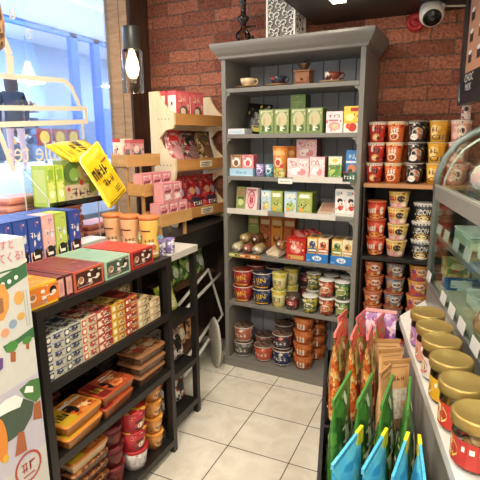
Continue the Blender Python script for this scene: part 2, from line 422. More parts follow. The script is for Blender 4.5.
# ---- outside the window: a raised mall walkway and the shop front across it
b = MB(); b.box(-16, -2.5, -2, 22, .98, 1.06, '#eceef2'); struct('exterior_floor', b)
b = MB(); b.box(-12.2, -12, -2, 22, 1.06, 4.6, '#bcd1ea'); struct('exterior_wall', b)
b = MB(); b.box(-12, -11.85, -2, 22, 1.06, 2.3, '#7f93ae'); struct('exterior_panel', b)
b = MB(); b.box(-12, -7.8, -2, 22, 4.55, 5.0, '#f2f4f8'); b.box(-10.1, -9.95, -2, 22, 4.42, 4.56, '#4f7fd0'); struct('exterior_canopy', b)
b = MB(); b.box(-7.8, -5, -2, 22, 5.4, 5.6, '#3f6fd0'); struct('exterior_fascia', b)
for yy in (10.45, 11.35):
    b = MB(); b.box(-10.1, -9.95, yy, yy+.26, 1.06, 4.55, '#4f7fd2'); struct('exterior_column', b)
b = MB(); b.box(-10.2, -10.1, 11.6, 13.2, 1.06, 2.6, '#86aee6'); struct('exterior_panel', b)
for k, (yy, zz, ll) in enumerate(((7.4, 3.9, 1.6), (7.8, 3.1, 1.2), (10.2, 3.3, .9), (13.6, 3.4, 1.8), (6.2, 2.9, 1.1), (16, 3.4, 2))):
    r = thing('strip_light', T(-11.4+.55*(k % 2), yy, zz), ['long bright shop light behind the painted letters on the window', 'bright shop light above the dark figure outside the window',
        'shop light just before the blue column outside', 'shop light between the blue column and the timber post', 'shop light low above the shoppers outside', 'shop light far along the shop front, behind the timber post'][k], 'light', 'shop front lights outside')
    b = MB(); b.box(-.15, .15, -ll/2-.05, ll/2+.05, .02, .09, '#dddddd'); b.box(-.01, .01, -.01, .01, .09, 4.55-zz+.3 if zz < 4.2 else .1, '#cccccc'); b.obj('housing', r)
    b = MB(); b.box(-.12, .12, -ll/2, ll/2, -.02, .02, EMIT('#eef5ff', 30)); b.obj('tube', r)
for k, yy in enumerate((8.7, 9.2, 9.68)):
    b = MB(); b.box(-.03, .03, -.2, .2, 0, .42, '#a8402f'); b.decals(lambda u, v, e: (.03+e, -.2+u*.4, v*.42), .4, .42, [('e', .5, .5, .38, .38, K('#e9c04a')), ('r', .1, .02, .9, .12, K('#7a2a20'))]); b.box(-.02, .02, -.02, .02, -.44, 0, '#6a6f78')
    b.obj('poster_board', M=T(-9.4, yy, 1.5), label='red and yellow square menu board outside, ' + ['nearest the dark figure', 'middle of three', 'nearest the blue column'][k], cat='sign', group='menu boards outside')
for k, yy in enumerate((6.9, 8.4, 9.4)):
    r = thing('display_shelf', T(-11.0, yy, 1.06), 'grey stocked shop shelf seen through the window, ' + ['behind the dark figure', 'behind the square menu boards', 'beside the blue column'][k], 'shelf', 'shop shelves outside')
    b = MB(); b.box(-.2, .2, -.5, .5, 0, .06, '#6d7680'); b.box(-.2, -.17, -.5, .5, 0, 1.5, '#8791a0')
    for q in range(3): b.box(-.2, .2, -.5, .5, .45+q*.45, .48+q*.45, '#6d7680')
    b.obj('shelf_frame', r)
    b = MB()
    for q in range(3): b.box(-.15, .18, -.46, .46, .485+q*.45-.43*0, .485+q*.45+.26, P(('#5a6a88', '#c9cdd6', '#8a4a3f', '#39424f', '#d8b06a'), 9))
    b.obj('goods', r, kind='stuff')
# the walker outside
def person(M, label, coat, legs, hair, sc=1.0, face=1):
    vs = [(0, 0, .92), (0, 0, 1.12), (0, .0, 1.33), (0, .005, 1.43), (0, .01, 1.56), (0, .0, 1.66),
          (-.17, 0, 1.37), (-.235, .02, 1.12), (-.22, -.1, .9), (.17, 0, 1.37), (.235, .02, 1.12), (.22, -.1, .9),
          (-.09, 0, .84), (-.1, -.02, .48), (-.1, .03, .09), (-.1, -.12, .04), (.09, 0, .84), (.1, -.02, .48), (.1, .03, .09), (.1, -.12, .04),
          (-.215, -.14, .82), (.215, -.14, .82)]
    ed = [(0, 1), (1, 2), (2, 3), (3, 4), (4, 5), (2, 6), (6, 7), (7, 8), (2, 9), (9, 10), (10, 11), (0, 12), (12, 13), (13, 14), (14, 15), (0, 16), (16, 17), (17, 18), (18, 19), (8, 20), (11, 21)]
    rad = [.145, .14, .15, .06, .09, .075, .07, .05, .042, .07, .05, .042, .095, .065, .045, .04, .095, .065, .045, .04, .035, .035]
    me = bpy.data.meshes.new('person'); me.from_pydata(vs, ed, []); o = bpy.data.objects.new('person', me); COL.objects.link(o)
    sk = o.modifiers.new('skin', 'SKIN'); lay = me.skin_vertices[0] if me.skin_vertices else None
    if lay is None:
        bpy.context.view_layer.objects.active = o; bpy.ops.mesh.customdata_skin_add(); lay = me.skin_vertices[0]
    for i, r_ in enumerate(rad): lay.data[i].radius = (r_, r_*.8)
    lay.data[0].use_root = True
    su = o.modifiers.new('sub', 'SUBSURF'); su.levels = 2; su.render_levels = 2
    m_, nt, out = newmat('clothes_' + coat.strip('#')); bs = bsdf(nt, out, .8)
    tc = nt.nodes.new('ShaderNodeTexCoord'); sx = nt.nodes.new('ShaderNodeSeparateXYZ'); nt.links.new(tc.outputs['Object'], sx.inputs[0])
    rp = nt.nodes.new('ShaderNodeValToRGB'); rp.color_ramp.interpolation = 'CONSTANT'; e = rp.color_ramp.elements
    e[0].position = 0; e[0].color = lin('#d8d4cc'); e[1].position = .11; e[1].color = lin(legs)
    for p_, c_ in ((.78, coat), (1.42, '#d9a98c')): q = e.new(p_/2); q.color = lin(c_)
    e[1].position = .055
    dv = nt.nodes.new('ShaderNodeMath'); dv.operation = 'DIVIDE'; dv.inputs[1].default_value = 2; nt.links.new(sx.outputs[2], dv.inputs[0]); nt.links.new(dv.outputs[0], rp.inputs[0]); nt.links.new(rp.outputs[0], bs.inputs['Base Color'])
    me.materials.append(m_); o.matrix_basis = M; tag(o, label, 'person')
    h = MB(); h.lathe([(0, 1.30), (.085, 1.32), (.11, 1.45), (.118, 1.58), (.105, 1.68), (.06, 1.735), (0, 1.75)], K(hair, .7), 16, T(0, .03, 0), ry=.95); h.obj('hair', o)
    return o
person(T(-7.3, 6.12, 1.06) @ RZ(40), 'person in a dark jacket with long hair standing outside the window', '#39424f', '#e3b9b4', '#5a4a48')
person(T(-10.0, 8.15, 1.06) @ RZ(-60), 'person in grey beside the shop shelves outside the window', '#8f8a90', '#7d8694', '#4a3c34')
b = MB(); b.lathe([(.05, .0), (.09, .04), (.1, .16), (.085, .26), (.05, .33), (.02, .36)], P(('#8c6a4a', '#5a3f2c', '#b58f66'), 30), 16); b.tube([(0, 0, .36), (0, 0, .72)], .006, BK)
b.obj('woven_pendant_lamp', M=T(-2.2, 1.72, 2.04), label='brown woven pendant lamp hanging before the window glass', cat='lamp')

# ================================================================== GREY SHELF CABINET
FC = T(-1.415, 2.792, 0) @ RZ(-2.159)
CW = .918; CD = .38
grey = K('#79766f', .45); greyd = K('#74716c', .5); back = WOOD('#8f949c', '#9ba0a8', (4, 4, 1))
cab = thing('shelf_cabinet', FC, 'tall grey painted open shelf cabinet with moulded crown against the brick wall', 'cabinet')
for x0 in (0, CW-.03):
    b = MB(); b.box(x0, x0+.03, 0, CD, .0, 2.12, grey); b.obj('side_panel', cab, bevel=.003)
BZ = {1: 1.925, 2: 1.638, 3: 1.366, 4: 1.14, 5: .835, 6: .487}
for k, z in BZ.items():
    b = MB(); b.box(.031, CW-.031, .004, CD-.02, z-.026, z, grey); b.obj('shelf_board', cab, bevel=.003)
b = MB(); b.box(.031, CW-.031, .004, CD-.02, .04, .06, grey); b.box(-.012, CW+.012, -.018, .003, 0, .062, grey); b.box(-.012, CW+.012, -.022, -.018, .048, .062, greyd); b.obj('plinth', cab, bevel=.003)
b = MB(); n = 8; pw_ = (CW-.062)/n
for i in range(n): b.box(.031+i*pw_+.003, .031+(i+1)*pw_-.003, CD-.018, CD-.006, .06, 2.1, back)
b.box(.031, CW-.031, CD-.006, CD, .06, 2.1, '#3a3c40'); b.obj('back_panel', cab)
b = MB()   # crown moulding: stepped cove swept round front and two sides
pr = [(0, 2.1), (.012, 2.105), (.014, 2.118), (.03, 2.135), (.05, 2.165), (.054, 2.178), (.054, 2.193), (0, 2.193)]
vs = []
for o_, z in pr: vs += [(-o_, CD, z), (-o_, -o_, z), (CW+o_, -o_, z), (CW+o_, CD, z)]
fs = []
for j in range(len(pr)-1):
    for k in range(3): fs.append((j*4+k, j*4+k+1, (j+1)*4+k+1, (j+1)*4+k))
fs += [tuple(j*4 for j in range(len(pr)-1, -1, -1)), tuple(j*4+3 for j in range(len(pr)))]
b.add(vs, fs, grey); b.box(0, CW, 0, CD, 2.1, 2.193, grey); b.obj('crown', cab)
for z in (1.925, 1.638, 1.366, 1.14, .835, .487):
    for x, sx in ((.031, 1), (CW-.031, -1)):
        b = MB(); b.prism([(x, z-.027), (x+sx*.03, z-.027), (x+sx*.022, z-.04), (x+sx*.008, z-.045), (x, z-.075)], .008, .022, grey); b.obj('bracket', cab)
for z, xa, xb in ((1.366, .5, .86), (1.14, .03, .33), (1.14, .45, .78)):
    b = MB(); b.box(xa, xb, -.003, .003, z-.024, z+.012, '#cfcac0'); b.obj('price_rail', cab, label='pale price rail')

def C(x, y, z): return FC @ T(x, y, z)
# ---- row 1: coffee cups and grinder
def mkcup(c1, c2, c3):
    def f():
        b = MB(); b.lathe([(0, .004), (.022, .004), (.026, 0), (.03, .006), (.045, .03), (.05, .056), (.047, .056), (.042, .032), (.0, .012)], P((c1, c2, c3, c1), 26, .2), 24)
        o = root('coffee_cup'); b.obj('bowl', o); h = MB(); h.tube([(.044, 0, .046), (.062, 0, .05), (.07, 0, .036), (.06, 0, .02), (.04, 0, .016)], .005, K(c2, .2)); h.obj('handle', o); return o
    return f
def mksau(c):
    def f():
        b = MB(); b.lathe([(0, 0), (.045, 0), (.055, .003), (.082, .011), (.082, .014), (.05, .007), (0, .006)], K(c, .25), 28); return b.obj('saucer')
    return f
for i, (x, cs, sc, l1, l2) in enumerate(((.142, ('#d8bd98', '#c9a77c', '#e8d6b8'), '#8a6a4a', 'cream and tan coffee cup on a brown saucer, top cabinet shelf', 'brown saucer under the cream cup on the top shelf'),
        (.355, ('#2c3140', '#2a2d38', '#8a2a22'), '#a8875e', 'dark navy and red coffee cup on the top cabinet shelf', 'tan saucer under the dark navy cup on the top shelf'),
        (.705, ('#7a3b2c', '#5f2a20', '#d9cbb8'), '#b59a76', 'reddish brown and white coffee cup beside the grinder', 'pale saucer under the reddish brown cup on the top shelf'))):
    place('sau%d' % i, mksau(sc), C(x, .1, 1.9255), l2, 'saucer', 'saucers on the top cabinet shelf')
    place('cup%d' % i, mkcup(*cs), C(x, .1, 1.9335), l1, 'cup', 'coffee cups on the top cabinet shelf')
g = thing('coffee_grinder', C(.525, .1, 1.9255), 'wooden hand coffee grinder with metal hopper on the top shelf', 'grinder')
gw = WOOD('#7a4a2a', '#94603a', (3, 3, 40))
b = MB(); b.box(-.055, .055, -.05, .05, 0, .01, gw); b.box(-.046, .046, -.042, .042, .01, .078, gw); b.box(-.054, .054, -.05, .05, .078, .086, gw); b.obj('grinder_box', g, bevel=.002)
b = MB(); b.box(-.036, .036, -.046, -.0425, .018, .05, '#8f5a36'); d_ = b.obj('drawer', g)
b = MB(); b.lathe([(0, 0), (.006, 0), (.007, .005), (0, .009)], K('#c9a55a', .3, 1), 10, T(0, -.0465, .034) @ RX(90)); b.obj('knob', d_)
b = MB(); b.lathe([(.018, .0865), (.02, .1), (.038, .122), (.04, .126), (.033, .122), (.015, .1)], K('#8d7560', .3, 1), 20); b.obj('hopper', g)
b = MB(); b.tube([(0, 0, .1), (0, 0, .142), (.035, -.01, .146), (.05, -.014, .148)], .0035, K('#3a332e', .3, 1)); b.lathe([(0, 0), (.008, .004), (.008, .014), (0, .018)], K('#4a2c1a'), 10, T(.05, -.014, .148)); b.obj('crank', g)

# ---- row 2
z = 1.639
o = pouch('foil_pouch', .17, .2, .05, K('#1b1a1a', .3), [('e', .55, .55, .16, .09, K('#8f8a84')), ('t', '珈琲', .5, .62, .14, K('#d8d2c6')), ('r', .4, .03, .85, .16, K('#b7a93a')), ('r', .3, .2, .7, .23, K('#8a7a4a'))])
o.matrix_basis = C(.165, .175, z+.006) @ RY(4) @ RX(-14) @ RZ(8); tag(o, 'black foil coffee pouch with a yellow label leaning in the cabinet', 'pouch')
carton('flat_packet', .12, .12, .035, K('#c9cdd0', .3), front=[('r', .1, .2, .9, .5, K('#a7c4d2'))], top=[('e', .5, .5, .3, .3, K('#e9eef0'))]).matrix_basis = C(.098, .01, z)
tag(bpy.data.objects['flat_packet'], 'flat whitish packet lying before the black foil pouch', 'packet')
def greenbox():
    ch = K('#c3ba92'); lf = K('#4a6438')
    return carton('tea_box', .101, .09, .15, K('#6f8048', .5), front=[('r', .04, .03, .96, .97, K('#84955c')), ('e', .5, .55, .36, .33, ch), ('r', .1, .88, .9, .95, K('#b9bf94')), ('e', .36, .5, .09, .18, K('#b5a878')), ('e', .62, .52, .1, .2, K('#c4b888')),
        ('e', .28, .2, .12, .16, lf), ('e', .74, .2, .12, .16, lf), ('e', .5, .16, .1, .12, K('#e6e2c8')), ('r', .2, .03, .8, .1, K('#74904c'))], right=[('r', .1, .1, .9, .9, K('#56703a'))], left=[('r', .1, .1, .9, .9, K('#5f7a40'))])
for x, lb in ((.3005, 'leftmost of the green tea boxes, beside the black pouch'), (.4035, 'second green tea box from the left, second cabinet shelf'), (.5145, 'third green tea box from the left, second cabinet shelf'), (.6175, 'fourth green tea box, beside the pink and white box')):
    place('green', greenbox, C(x, .04, z), lb, 'box', 'green tea boxes')
o = carton('tea_box', .1, .1, .09, K('#6c8044', .5), front=[('r', .04, .05, .96, .95, K('#748a4c')), ('r', .2, .45, .8, .5, K('#9bb06c'))], right=[('r', 0, 0, 1, 1, K('#3a4a2a'))])
o.matrix_basis = C(.476, .135, 1.7895); tag(o, 'plain green box lying on top of the green tea boxes', 'box')
def gbx2(): return greenbox()
for x, lb in ((.44, 'green tea box in the back row under the plain green box'), (.545, 'green tea box at the right of the back row')):
    place('green', greenbox, C(x, .14, z), lb, 'box', 'green tea boxes')
o = carton('snack_box', .1, .05, .124, K('#efdcd8', .4), front=[('r', .03, .03, .97, .97, K('#f1dfe0')), ('e', .5, .32, .36, .2, K('#e79a8c')), ('e', .55, .3, .2, .12, K('#f4c7a0')), ('t', 'すずき', .5, .78, .16, K('#4a2f2c'), .7), ('r', .15, .55, .75, .62, K('#c2616a')), ('r', 0, .45, .12, .6, K('#d7707c'))])
o.matrix_basis = C(.738, .05, z); tag(o, 'pink and white box with dark lettering on the second cabinet shelf', 'box')
o = carton('snack_box', .088, .05, .15, K('#e9cf4a', .4), front=[('r', .0, 0, 1, .36, K('#f0e6d8')), ('e', .6, .2, .28, .17, K('#c2362a')), ('e', .3, .24, .16, .12, K('#d8562f')), ('r', .45, .8, .95, .94, K('#b8322a')), ('e', .4, .58, .3, .14, K('#f3e79a')), ('r', 0, .36, 1, .42, K('#d9b62e'))])
o.matrix_basis = C(.838, .05, z); tag(o, 'yellow box with red fruit picture at the right of second shelf', 'box')

# ---- row 3
z = 1.367
o = carton('flat_box', .172, .07, .05, K('#a9cfe4', .4), front=[('t', 'ほしや', .5, .5, .4, K('#4a7fae'), .5), ('r', .02, .05, .98, .15, K('#cfe6f2'))]); o.matrix_basis = C(.12, .035, z); tag(o, 'light blue flat box under the small brown and pink boxes', 'box')
def smb(c, k, pc):
    return lambda: carton('small_box', .084, .06, .088, K(c, .4), front=[('r', .05, .05, .95, .95, K(pc)), ('e', .5, .45, .36, .34, K('#f0ece4')), ('e', .5, .38, .2, .22, K(k)), ('r', .1, .84, .9, .93, K(k)), ('e', .3, .7, .1, .07, K('#7f8a96'))], right=[('r', .1, .1, .9, .9, K(k))])
place('sb1', smb('#9a7452', '#7a5a44', '#b98f6e'), C(.081, .04, z+.051), 'small brown box standing on the light blue flat box', 'box')
place('sb2', smb('#d77a7e', '#c75a66', '#e7a3a4'), C(.168, .04, z+.051), 'small pink box standing on the light blue flat box', 'box')
for x, c, c2, nm in ((.247, '#a79cc9', '#7a5fa5', 'lilac'), (.314, '#6fb6c4', '#2f7f98', 'turquoise')):
    o = cup('drink_can', .031, .028, .078, P((c, c, '#f0eaf2', c2), 45), K(c2), [('e', .5, .5, .28, .26, K('#f2eef4')), ('e', .5, .45, .16, .16, K(c2))]); o.matrix_basis = C(x, .07, z); tag(o, f'small {nm} tub between the small boxes and the orange canister', 'tub')
def canister():
    return cup('paper_canister', .05, .042, .192, K('#d78a3c', .4), K('#b5702c'), [('r', .0, .0, 1, .3, P(('#8fa04a', '#d9b24a', '#e9dcae'), 70)), ('r', .1, .72, .9, .86, K('#e6b878')), ('e', .5, .5, .22, .16, K('#e9d8bc')), ('e', .5, .48, .13, .1, K('#b5483a')), ('e', .3, .62, .1, .05, K('#c75a34')), ('e', .72, .36, .12, .07, K('#c9503a'))])
place('canr', canister, C(.392, .06, z), 'orange paper canister at front of third cabinet shelf', 'canister', 'orange canisters'); place('canr', canister, C(.405, .19, z), 'orange paper canister behind the other, third cabinet shelf', 'canister', 'orange canisters')
def pinkbox(w, h, d=.1):
    return lambda: carton('mochi_box', w, d, h, P(('#e9b9bd', '#efd3d0', '#e6a4a8'), 40), front=[('r', .04, .05, .96, .95, K('#eec9c9')), ('r', .1, .62, .9, .88, P(('#f4e9e4', '#d78a92', '#f1dcd8'), 60)), ('e', .35, .33, .2, .18, K('#f4ede4')), ('e', .66, .3, .2, .17, K('#d98f93')), ('e', .5, .42, .12, .1, K('#f8f3ec')), ('t', 'もち', .5, .72, .18, K('#b5505e'), .3)], right=[('r', 0, 0, 1, 1, K('#7a4648'))])
place('pk1', pinkbox(.142, .12), C(.522, .03, z), 'wide pink mochi box at front, beside the orange canister', 'box', 'pink mochi boxes')
place('pk2', pinkbox(.096, .128), C(.645, .03, z), 'narrower pink mochi box beside the green box with a leaf', 'box', 'pink mochi boxes')
place('pk3', pinkbox(.136, .122), C(.53, .16, z+.112), 'pink mochi box raised behind the two front mochi boxes', 'box', 'pink mochi boxes')
place('pk4', pinkbox(.136, .11), C(.53, .16, z), 'pink mochi box hidden under the raised one at the back', 'box', 'pink mochi boxes')
o = carton('tea_box', .08, .04, .132, K('#6f9a3c', .35), front=[('r', 0, .62, 1, 1, K('#dfe6c4')), ('t', 'Lady', .5, .5, .2, K('#2c4a26'), .7), ('e', .35, .25, .3, .16, K('#b9cf5a')), ('p', [(.1, .05), (.5, .3), (.9, .75), (.75, .2)], K('#4f8a34')), ('e', .5, .82, .2, .07, K('#e8b84a'))], right=[('r', 0, 0, 1, 1, K('#33502a'))])
o.matrix_basis = C(.745, .07, z) @ RZ(14) @ RX(-8); tag(o, 'green and white leaf printed box leaning on the third shelf', 'box')
o = carton('snack_box', .07, .04, .17, K('#3f86c4', .4), front=[('r', 0, .55, 1, .62, K('#e6eef4')), ('e', .5, .35, .35, .16, K('#d98a5a')), ('t', 'クリ', .5, .78, .14, K('#dfeaf4'), .6), ('e', .4, .25, .2, .1, K('#5a4a3c'))]); o.matrix_basis = C(.845, .08, z); tag(o, 'tall blue box at right end of the third cabinet shelf', 'box')
o = carton('shelf_sign', .08, .004, .056, K('#1f6b52', .4), front=[('r', 0, .0, .45, 1, K('#1d2724')), ('t', 'ЛКОЮ', .5, .45, .42, K('#e6e9e2'), .8), ('r', 0, .9, .45, 1, K('#a33a3a'))]); o.matrix_basis = C(.855, -.0085, 1.357); tag(o, 'small dark green sign with white letters on the shelf edge', 'sign')
o = carton('price_tag', .095, .003, .032, K('#e9e6da', .4), front=[('r', .15, .4, .4, .55, K('#8a8a80')), ('r', .45, .4, .62, .55, K('#8a8a80')), ('r', .66, .42, .85, .55, K('#8a8a80'))]); o.matrix_basis = C(.452, -.008, 1.33); tag(o, 'white paper price tag hanging under the orange canister', 'tag')

# ---- row 4
z = 1.141
o = carton('snack_box', .07, .03, .15, K('#8a9a5a', .4), front=[('r', .05, .6, .95, .95, K('#a58a5e')), ('e', .5, .3, .3, .15, K('#c9cf8a')), ('r', .2, .45, .8, .55, K('#5a6a3a'))]); o.matrix_basis = C(.095, .07, z) @ RX(-8); tag(o, 'green and brown upright packet at left of fourth cabinet shelf', 'box')
o = carton('snack_box', .095, .035, .148, K('#f0d8d6', .4), front=[('o', .5, .45, .34, .42, .8, K('#d5616a')), ('r', .3, .2, .7, .7, K('#e8a4a8')), ('t', 'さくら', .5, .45, .3, K('#c23a4a'), .3), ('r', .1, .85, .9, .93, K('#c27a7a'))]); o.matrix_basis = C(.178, .06, z) @ RZ(-10) @ RX(-8); tag(o, 'pale pink box with red ring, leaning on the fourth shelf', 'box')
def petbox(w, h, c, c2, sky):
    return lambda: carton('candy_box', w, .09, h, K(c, .4), front=[('r', .04, .04, .96, .96, K(sky)), ('e', .5, .28, .4, .22, K(c2)), ('e', .3, .4, .06, .05, K('#3a442f')), ('e', .6, .42, .06, .05, K('#3a442f')), *clut(7, 12, [c, c2, '#efe9d0', '#7a8a3c'], .08, .06, .92, .6, .08), ('r', .15, .72, .85, .9, K('#f1eedd')), ('e', .3, .16, .14, .1, K('#e9a94a'))], right=[('r', .06, .06, .94, .94, K('#4f6a2c'))])
for k, (x, w, c, c2, sk, lb) in enumerate(((.3, .07, '#a9c6d2', '#d8cf8a', '#bcd6e2', 'pale blue candy box in left pair on the fourth shelf'), (.376, .08, '#98a548', '#bcc078', '#a9b25c', 'lime green candy box in left pair on the fourth shelf'),
        (.471, .084, '#a9c6d2', '#b8cf7a', '#c4dae6', 'pale blue candy box in middle pair on the fourth shelf'), (.566, .1, '#98a548', '#bcc078', '#a9b25c', 'lime green candy box in middle pair on the fourth shelf'))):
    place('pet%d' % k, petbox(w, .135, c, c2, sk), C(x, .04, z), lb, 'box', 'candy boxes with faces')
b = MB(); b.prism([(0, 0), (.11, 0), (.11, .008), (.0, .062)], -.05, .05, K('#c9b49a', .4), T(0, 0, 0) @ RZ(90)); b.add([(-.04, .0, .0635), (.04, .0, .0635), (.04, .09, .0185), (-.04, .09, .0185)], [(0, 1, 2, 3)], K('#b58a76'))
b.obj('cake_packet', M=C(.7, .03, z) @ RZ(180) @ T(0, -.12, 0), label='small tan wedge shaped packet in front on the fourth shelf', cat='packet')
def girlbox():
    return carton('sauce_box', .066, .05, .15, K('#e6e4de', .4), front=[('e', .45, .52, .26, .1, K('#1f1d22')), ('e', .5, .42, .17, .09, K('#efd9c6')), ('e', .5, .22, .25, .1, K('#c23a36')), ('r', .1, .74, .5, .9, K('#a9b6bd')), ('e', .7, .28, .1, .06, K('#c9564a'))])
place('girl', girlbox, C(.79, .06, z+.012), 'white box with black haired face print, left of its pair', 'box', 'white boxes at right of fourth shelf'); place('girl', girlbox, C(.8575, .06, z+.012) @ RZ(0), 'white box with black haired face print, right of its pair', 'box', 'white boxes at right of fourth shelf')
b = MB(); b.box(.75, .887, .02, .16, z+.0005, z+.0115, '#d9d6cc'); b.obj('cardboard_riser', M=FC, label='thin white card riser under the two white boxes', cat='riser')

# ---- row 5
z = .836
for k, (x, c, c2, nm) in enumerate(((.05, '#8fa05a', '#c4cf7a', 'green'), (.145, '#b5603a', '#6a3424', 'rust brown'), (.235, '#d9903a', '#6a3a20', 'amber'), (.33, '#c06a38', '#8a3f26', 'orange brown'))):
    o = carton('cookie_box', .085, .05, .225, K(c, .4), front=[('r', .1, .75, .9, .9, K('#e6cfa0')), ('e', .5, .3, .34, .14, K(c2)), ('r', .2, .66, .8, .7, K(c2)), ('e', .5, .36, .2, .08, K('#c98f5a'))]); o.matrix_basis = C(x+.045, .28, z); tag(o, f'tall {nm} cookie box at the back of the fifth cabinet shelf', 'box', 'tall cookie boxes')
def roll(c, c2):
    def f():
        b = MB(); M = RX(-90); M = Matrix.Rotation(math.radians(-90), 4, 'X')
        b.lathe([(0, -.002), (.026, 0), (.031, .004), (.033, .02), (.033, .09), (.028, .1), (0, .104)], P((c, c2, c), 55, .25), 18, M)
        o = root('cookie_roll'); b.obj('roll', o); e_ = MB(); e_.lathe([(.0, -.0032), (.022, -.0026)], K(c2), 16, M); e_.lathe([(.0, -.0045), (.012, -.004)], K('#f1e9dc'), 14, M); e_.obj('end_label', o); return o
    return f
for k, (x, y, zz, c, c2, lb) in enumerate(((.075, .03, 0, '#b7b08a', '#e6dfc4', 'cream cookie roll at left of the front row'), (.155, .03, 0, '#8a4f3c', '#b87a62', 'reddish cookie roll in middle of the front row'), (.233, .03, 0, '#b59a6a', '#e9e4d8', 'white ended cookie roll at right of the front row'),
        (.115, .075, .062, '#a88a58', '#c9b07a', 'tan cookie roll on top, left of the upper pair'), (.2, .075, .062, '#6a3f2c', '#54301f', 'dark chocolate cookie roll on top, right of the pair'))):
    place('roll%d' % k, roll(c, c2), C(x, y, z+.0345+zz), lb, 'cookie roll', 'wrapped cookie rolls')
for k, (x, c, nm) in enumerate(((.075, '#a3b83c', 'lime'), (.155, '#d07a3a', 'orange'), (.235, '#d98f3c', 'amber'))):
    o = carton('price_card', .072, .002, .026, K(c, .4), front=[('r', .1, .3, .6, .7, K('#efe6cc')), ('r', .68, .3, .9, .7, K('#7a3a2a'))]); o.matrix_basis = C(x, -.001, z-.021); tag(o, f'{nm} price card on the shelf edge below the cookie rolls', 'tag', 'price cards under the cookie rolls')
b = MB(); tr_ = K('#d9c9ae', .5)
b.box(-.045, .045, 0, .16, 0, .003, tr_)
for sx in (-1, 1): b.add([(sx*.045, 0, .003), (sx*.055, 0, .03), (sx*.055, .16, .04), (sx*.045, .16, .003)], [(0, 1, 2, 3)], tr_)
b.add([(-.045, .16, .003), (.045, .16, .003), (.055, .16, .05), (-.055, .16, .05)], [(0, 1, 2, 3)], tr_); b.add([(-.045, 0, .003), (.045, 0, .003), (.05, -.003, .014), (-.05, -.003, .014)], [(0, 1, 2, 3)], tr_)
b.obj('paper_tray', M=C(.36, .02, z+.002) @ RZ(-16) @ RX(14), label='slanted tan paper tray holding one wrapped cookie', cat='tray')
place('roll4x', roll('#8a5a38', '#b98a5c'), C(.385, .06, z+.083) @ RZ(-16) @ RX(-20), 'single wrapped cookie lying in the slanted paper tray', 'cookie roll')
o = carton('red_box', .128, .07, .14, K('#c22a24', .4), front=[('r', .04, .04, .96, .96, K('#b52420')), ('r', .08, .04, .92, .22, K('#c9a35a')), ('e', .5, .55, .33, .26, K('#d8655a')), ('e', .4, .6, .14, .12, K('#efd9cc')), ('e', .6, .45, .14, .12, K('#e6b8a0')), ('t', 'えび', .5, .82, .18, K('#f0dcc0'), .4)]); o.matrix_basis = C(.52, .02, z); tag(o, 'red box with round snack print in the middle of fifth shelf', 'box')
def redbag(): return pouch('red_packet', .11, .15, .045, P(('#b8262a', '#c9363a', '#8a1a20', '#d98a7a'), 45, .3), [('e', .5, .5, .3, .25, K('#d9a08a'))])
for k, (x, y, yy) in enumerate(((.5, .13, 0), (.575, .19, 0), (.47, .2, 0), (.53, .262, 0))):
    place('redbag', redbag, C(x, y, z+.012) @ RZ(yy) @ RX(-8), ['red snack packet directly behind the red box', 'red snack packet behind the blue tray of biscuit boxes', 'red snack packet behind the paper tray with the cookie', 'red snack packet furthest back behind the red box'][k], 'packet', 'red packets behind the red box')
def bpack(c, c2): 
    return lambda: carton('biscuit_box', .067, .12, .118, K(c, .4), front=[('r', .06, .55, .94, .94, K('#eedfb8')), ('e', .5, .62, .32, .2, K(c2)), ('e', .42, .6, .14, .12, K('#5a3a2a')), ('r', .06, .2, .94, .42, K(c2)), ('r', .12, .26, .88, .36, K('#f0e6d0'))], top=[('e', .5, .5, .4, .4, P(('#8a7a5a', '#5a4a3a', '#b5a27a'), 70))], right=[('r', .05, .05, .95, .95, K('#3a2f3a'))])
for k, (x, c, c2, nm) in enumerate(((.628, '#e0a83a', '#39538a', 'yellow and blue'), (.698, '#e6c29a', '#c9482f', 'cream and red'), (.788, '#d9a24a', '#4f8a3c', 'amber and green'), (.855, '#efe0b8', '#d0a04a', 'pale cream'))):
    o = bpack(c, c2)(); o.matrix_basis = C(x, .03, z+.038); tag(o, f'{nm} biscuit box standing in a blue display tray', 'box', 'biscuit boxes in blue trays')
for x0, x1, lb in ((.592, .735, 'blue cardboard display tray holding the yellow and red biscuit boxes'), (.752, .888, 'blue cardboard display tray at the right end of the fifth shelf')):
    b = MB(); m_ = K('#2f78c0', .4); b.box(x0, x1, .015, .02, z, z+.055, m_); b.box(x0, x1, .16, .165, z, z+.055, m_); b.box(x0, x0+.003, .02, .16, z, z+.055, m_); b.box(x1-.003, x1, .02, .16, z, z+.055, m_); b.box(x0+.003, x1-.003, .02, .16, z, z+.036, m_)
    w_ = x1-x0; b.decals(lambda u, v, e, x0=x0, w_=w_: (x0+u*w_, .015-e, z+v*.055), w_, .055, [('e', .5, .5, .22, .3, K('#dfe9f2')), ('t', 'おかし', .5, .5, .4, K('#2a5a9a'), .25), ('r', .03, .1, .2, .3, K('#6aa8dc'))])
    b.obj('display_tray', M=FC, label=lb, cat='tray')

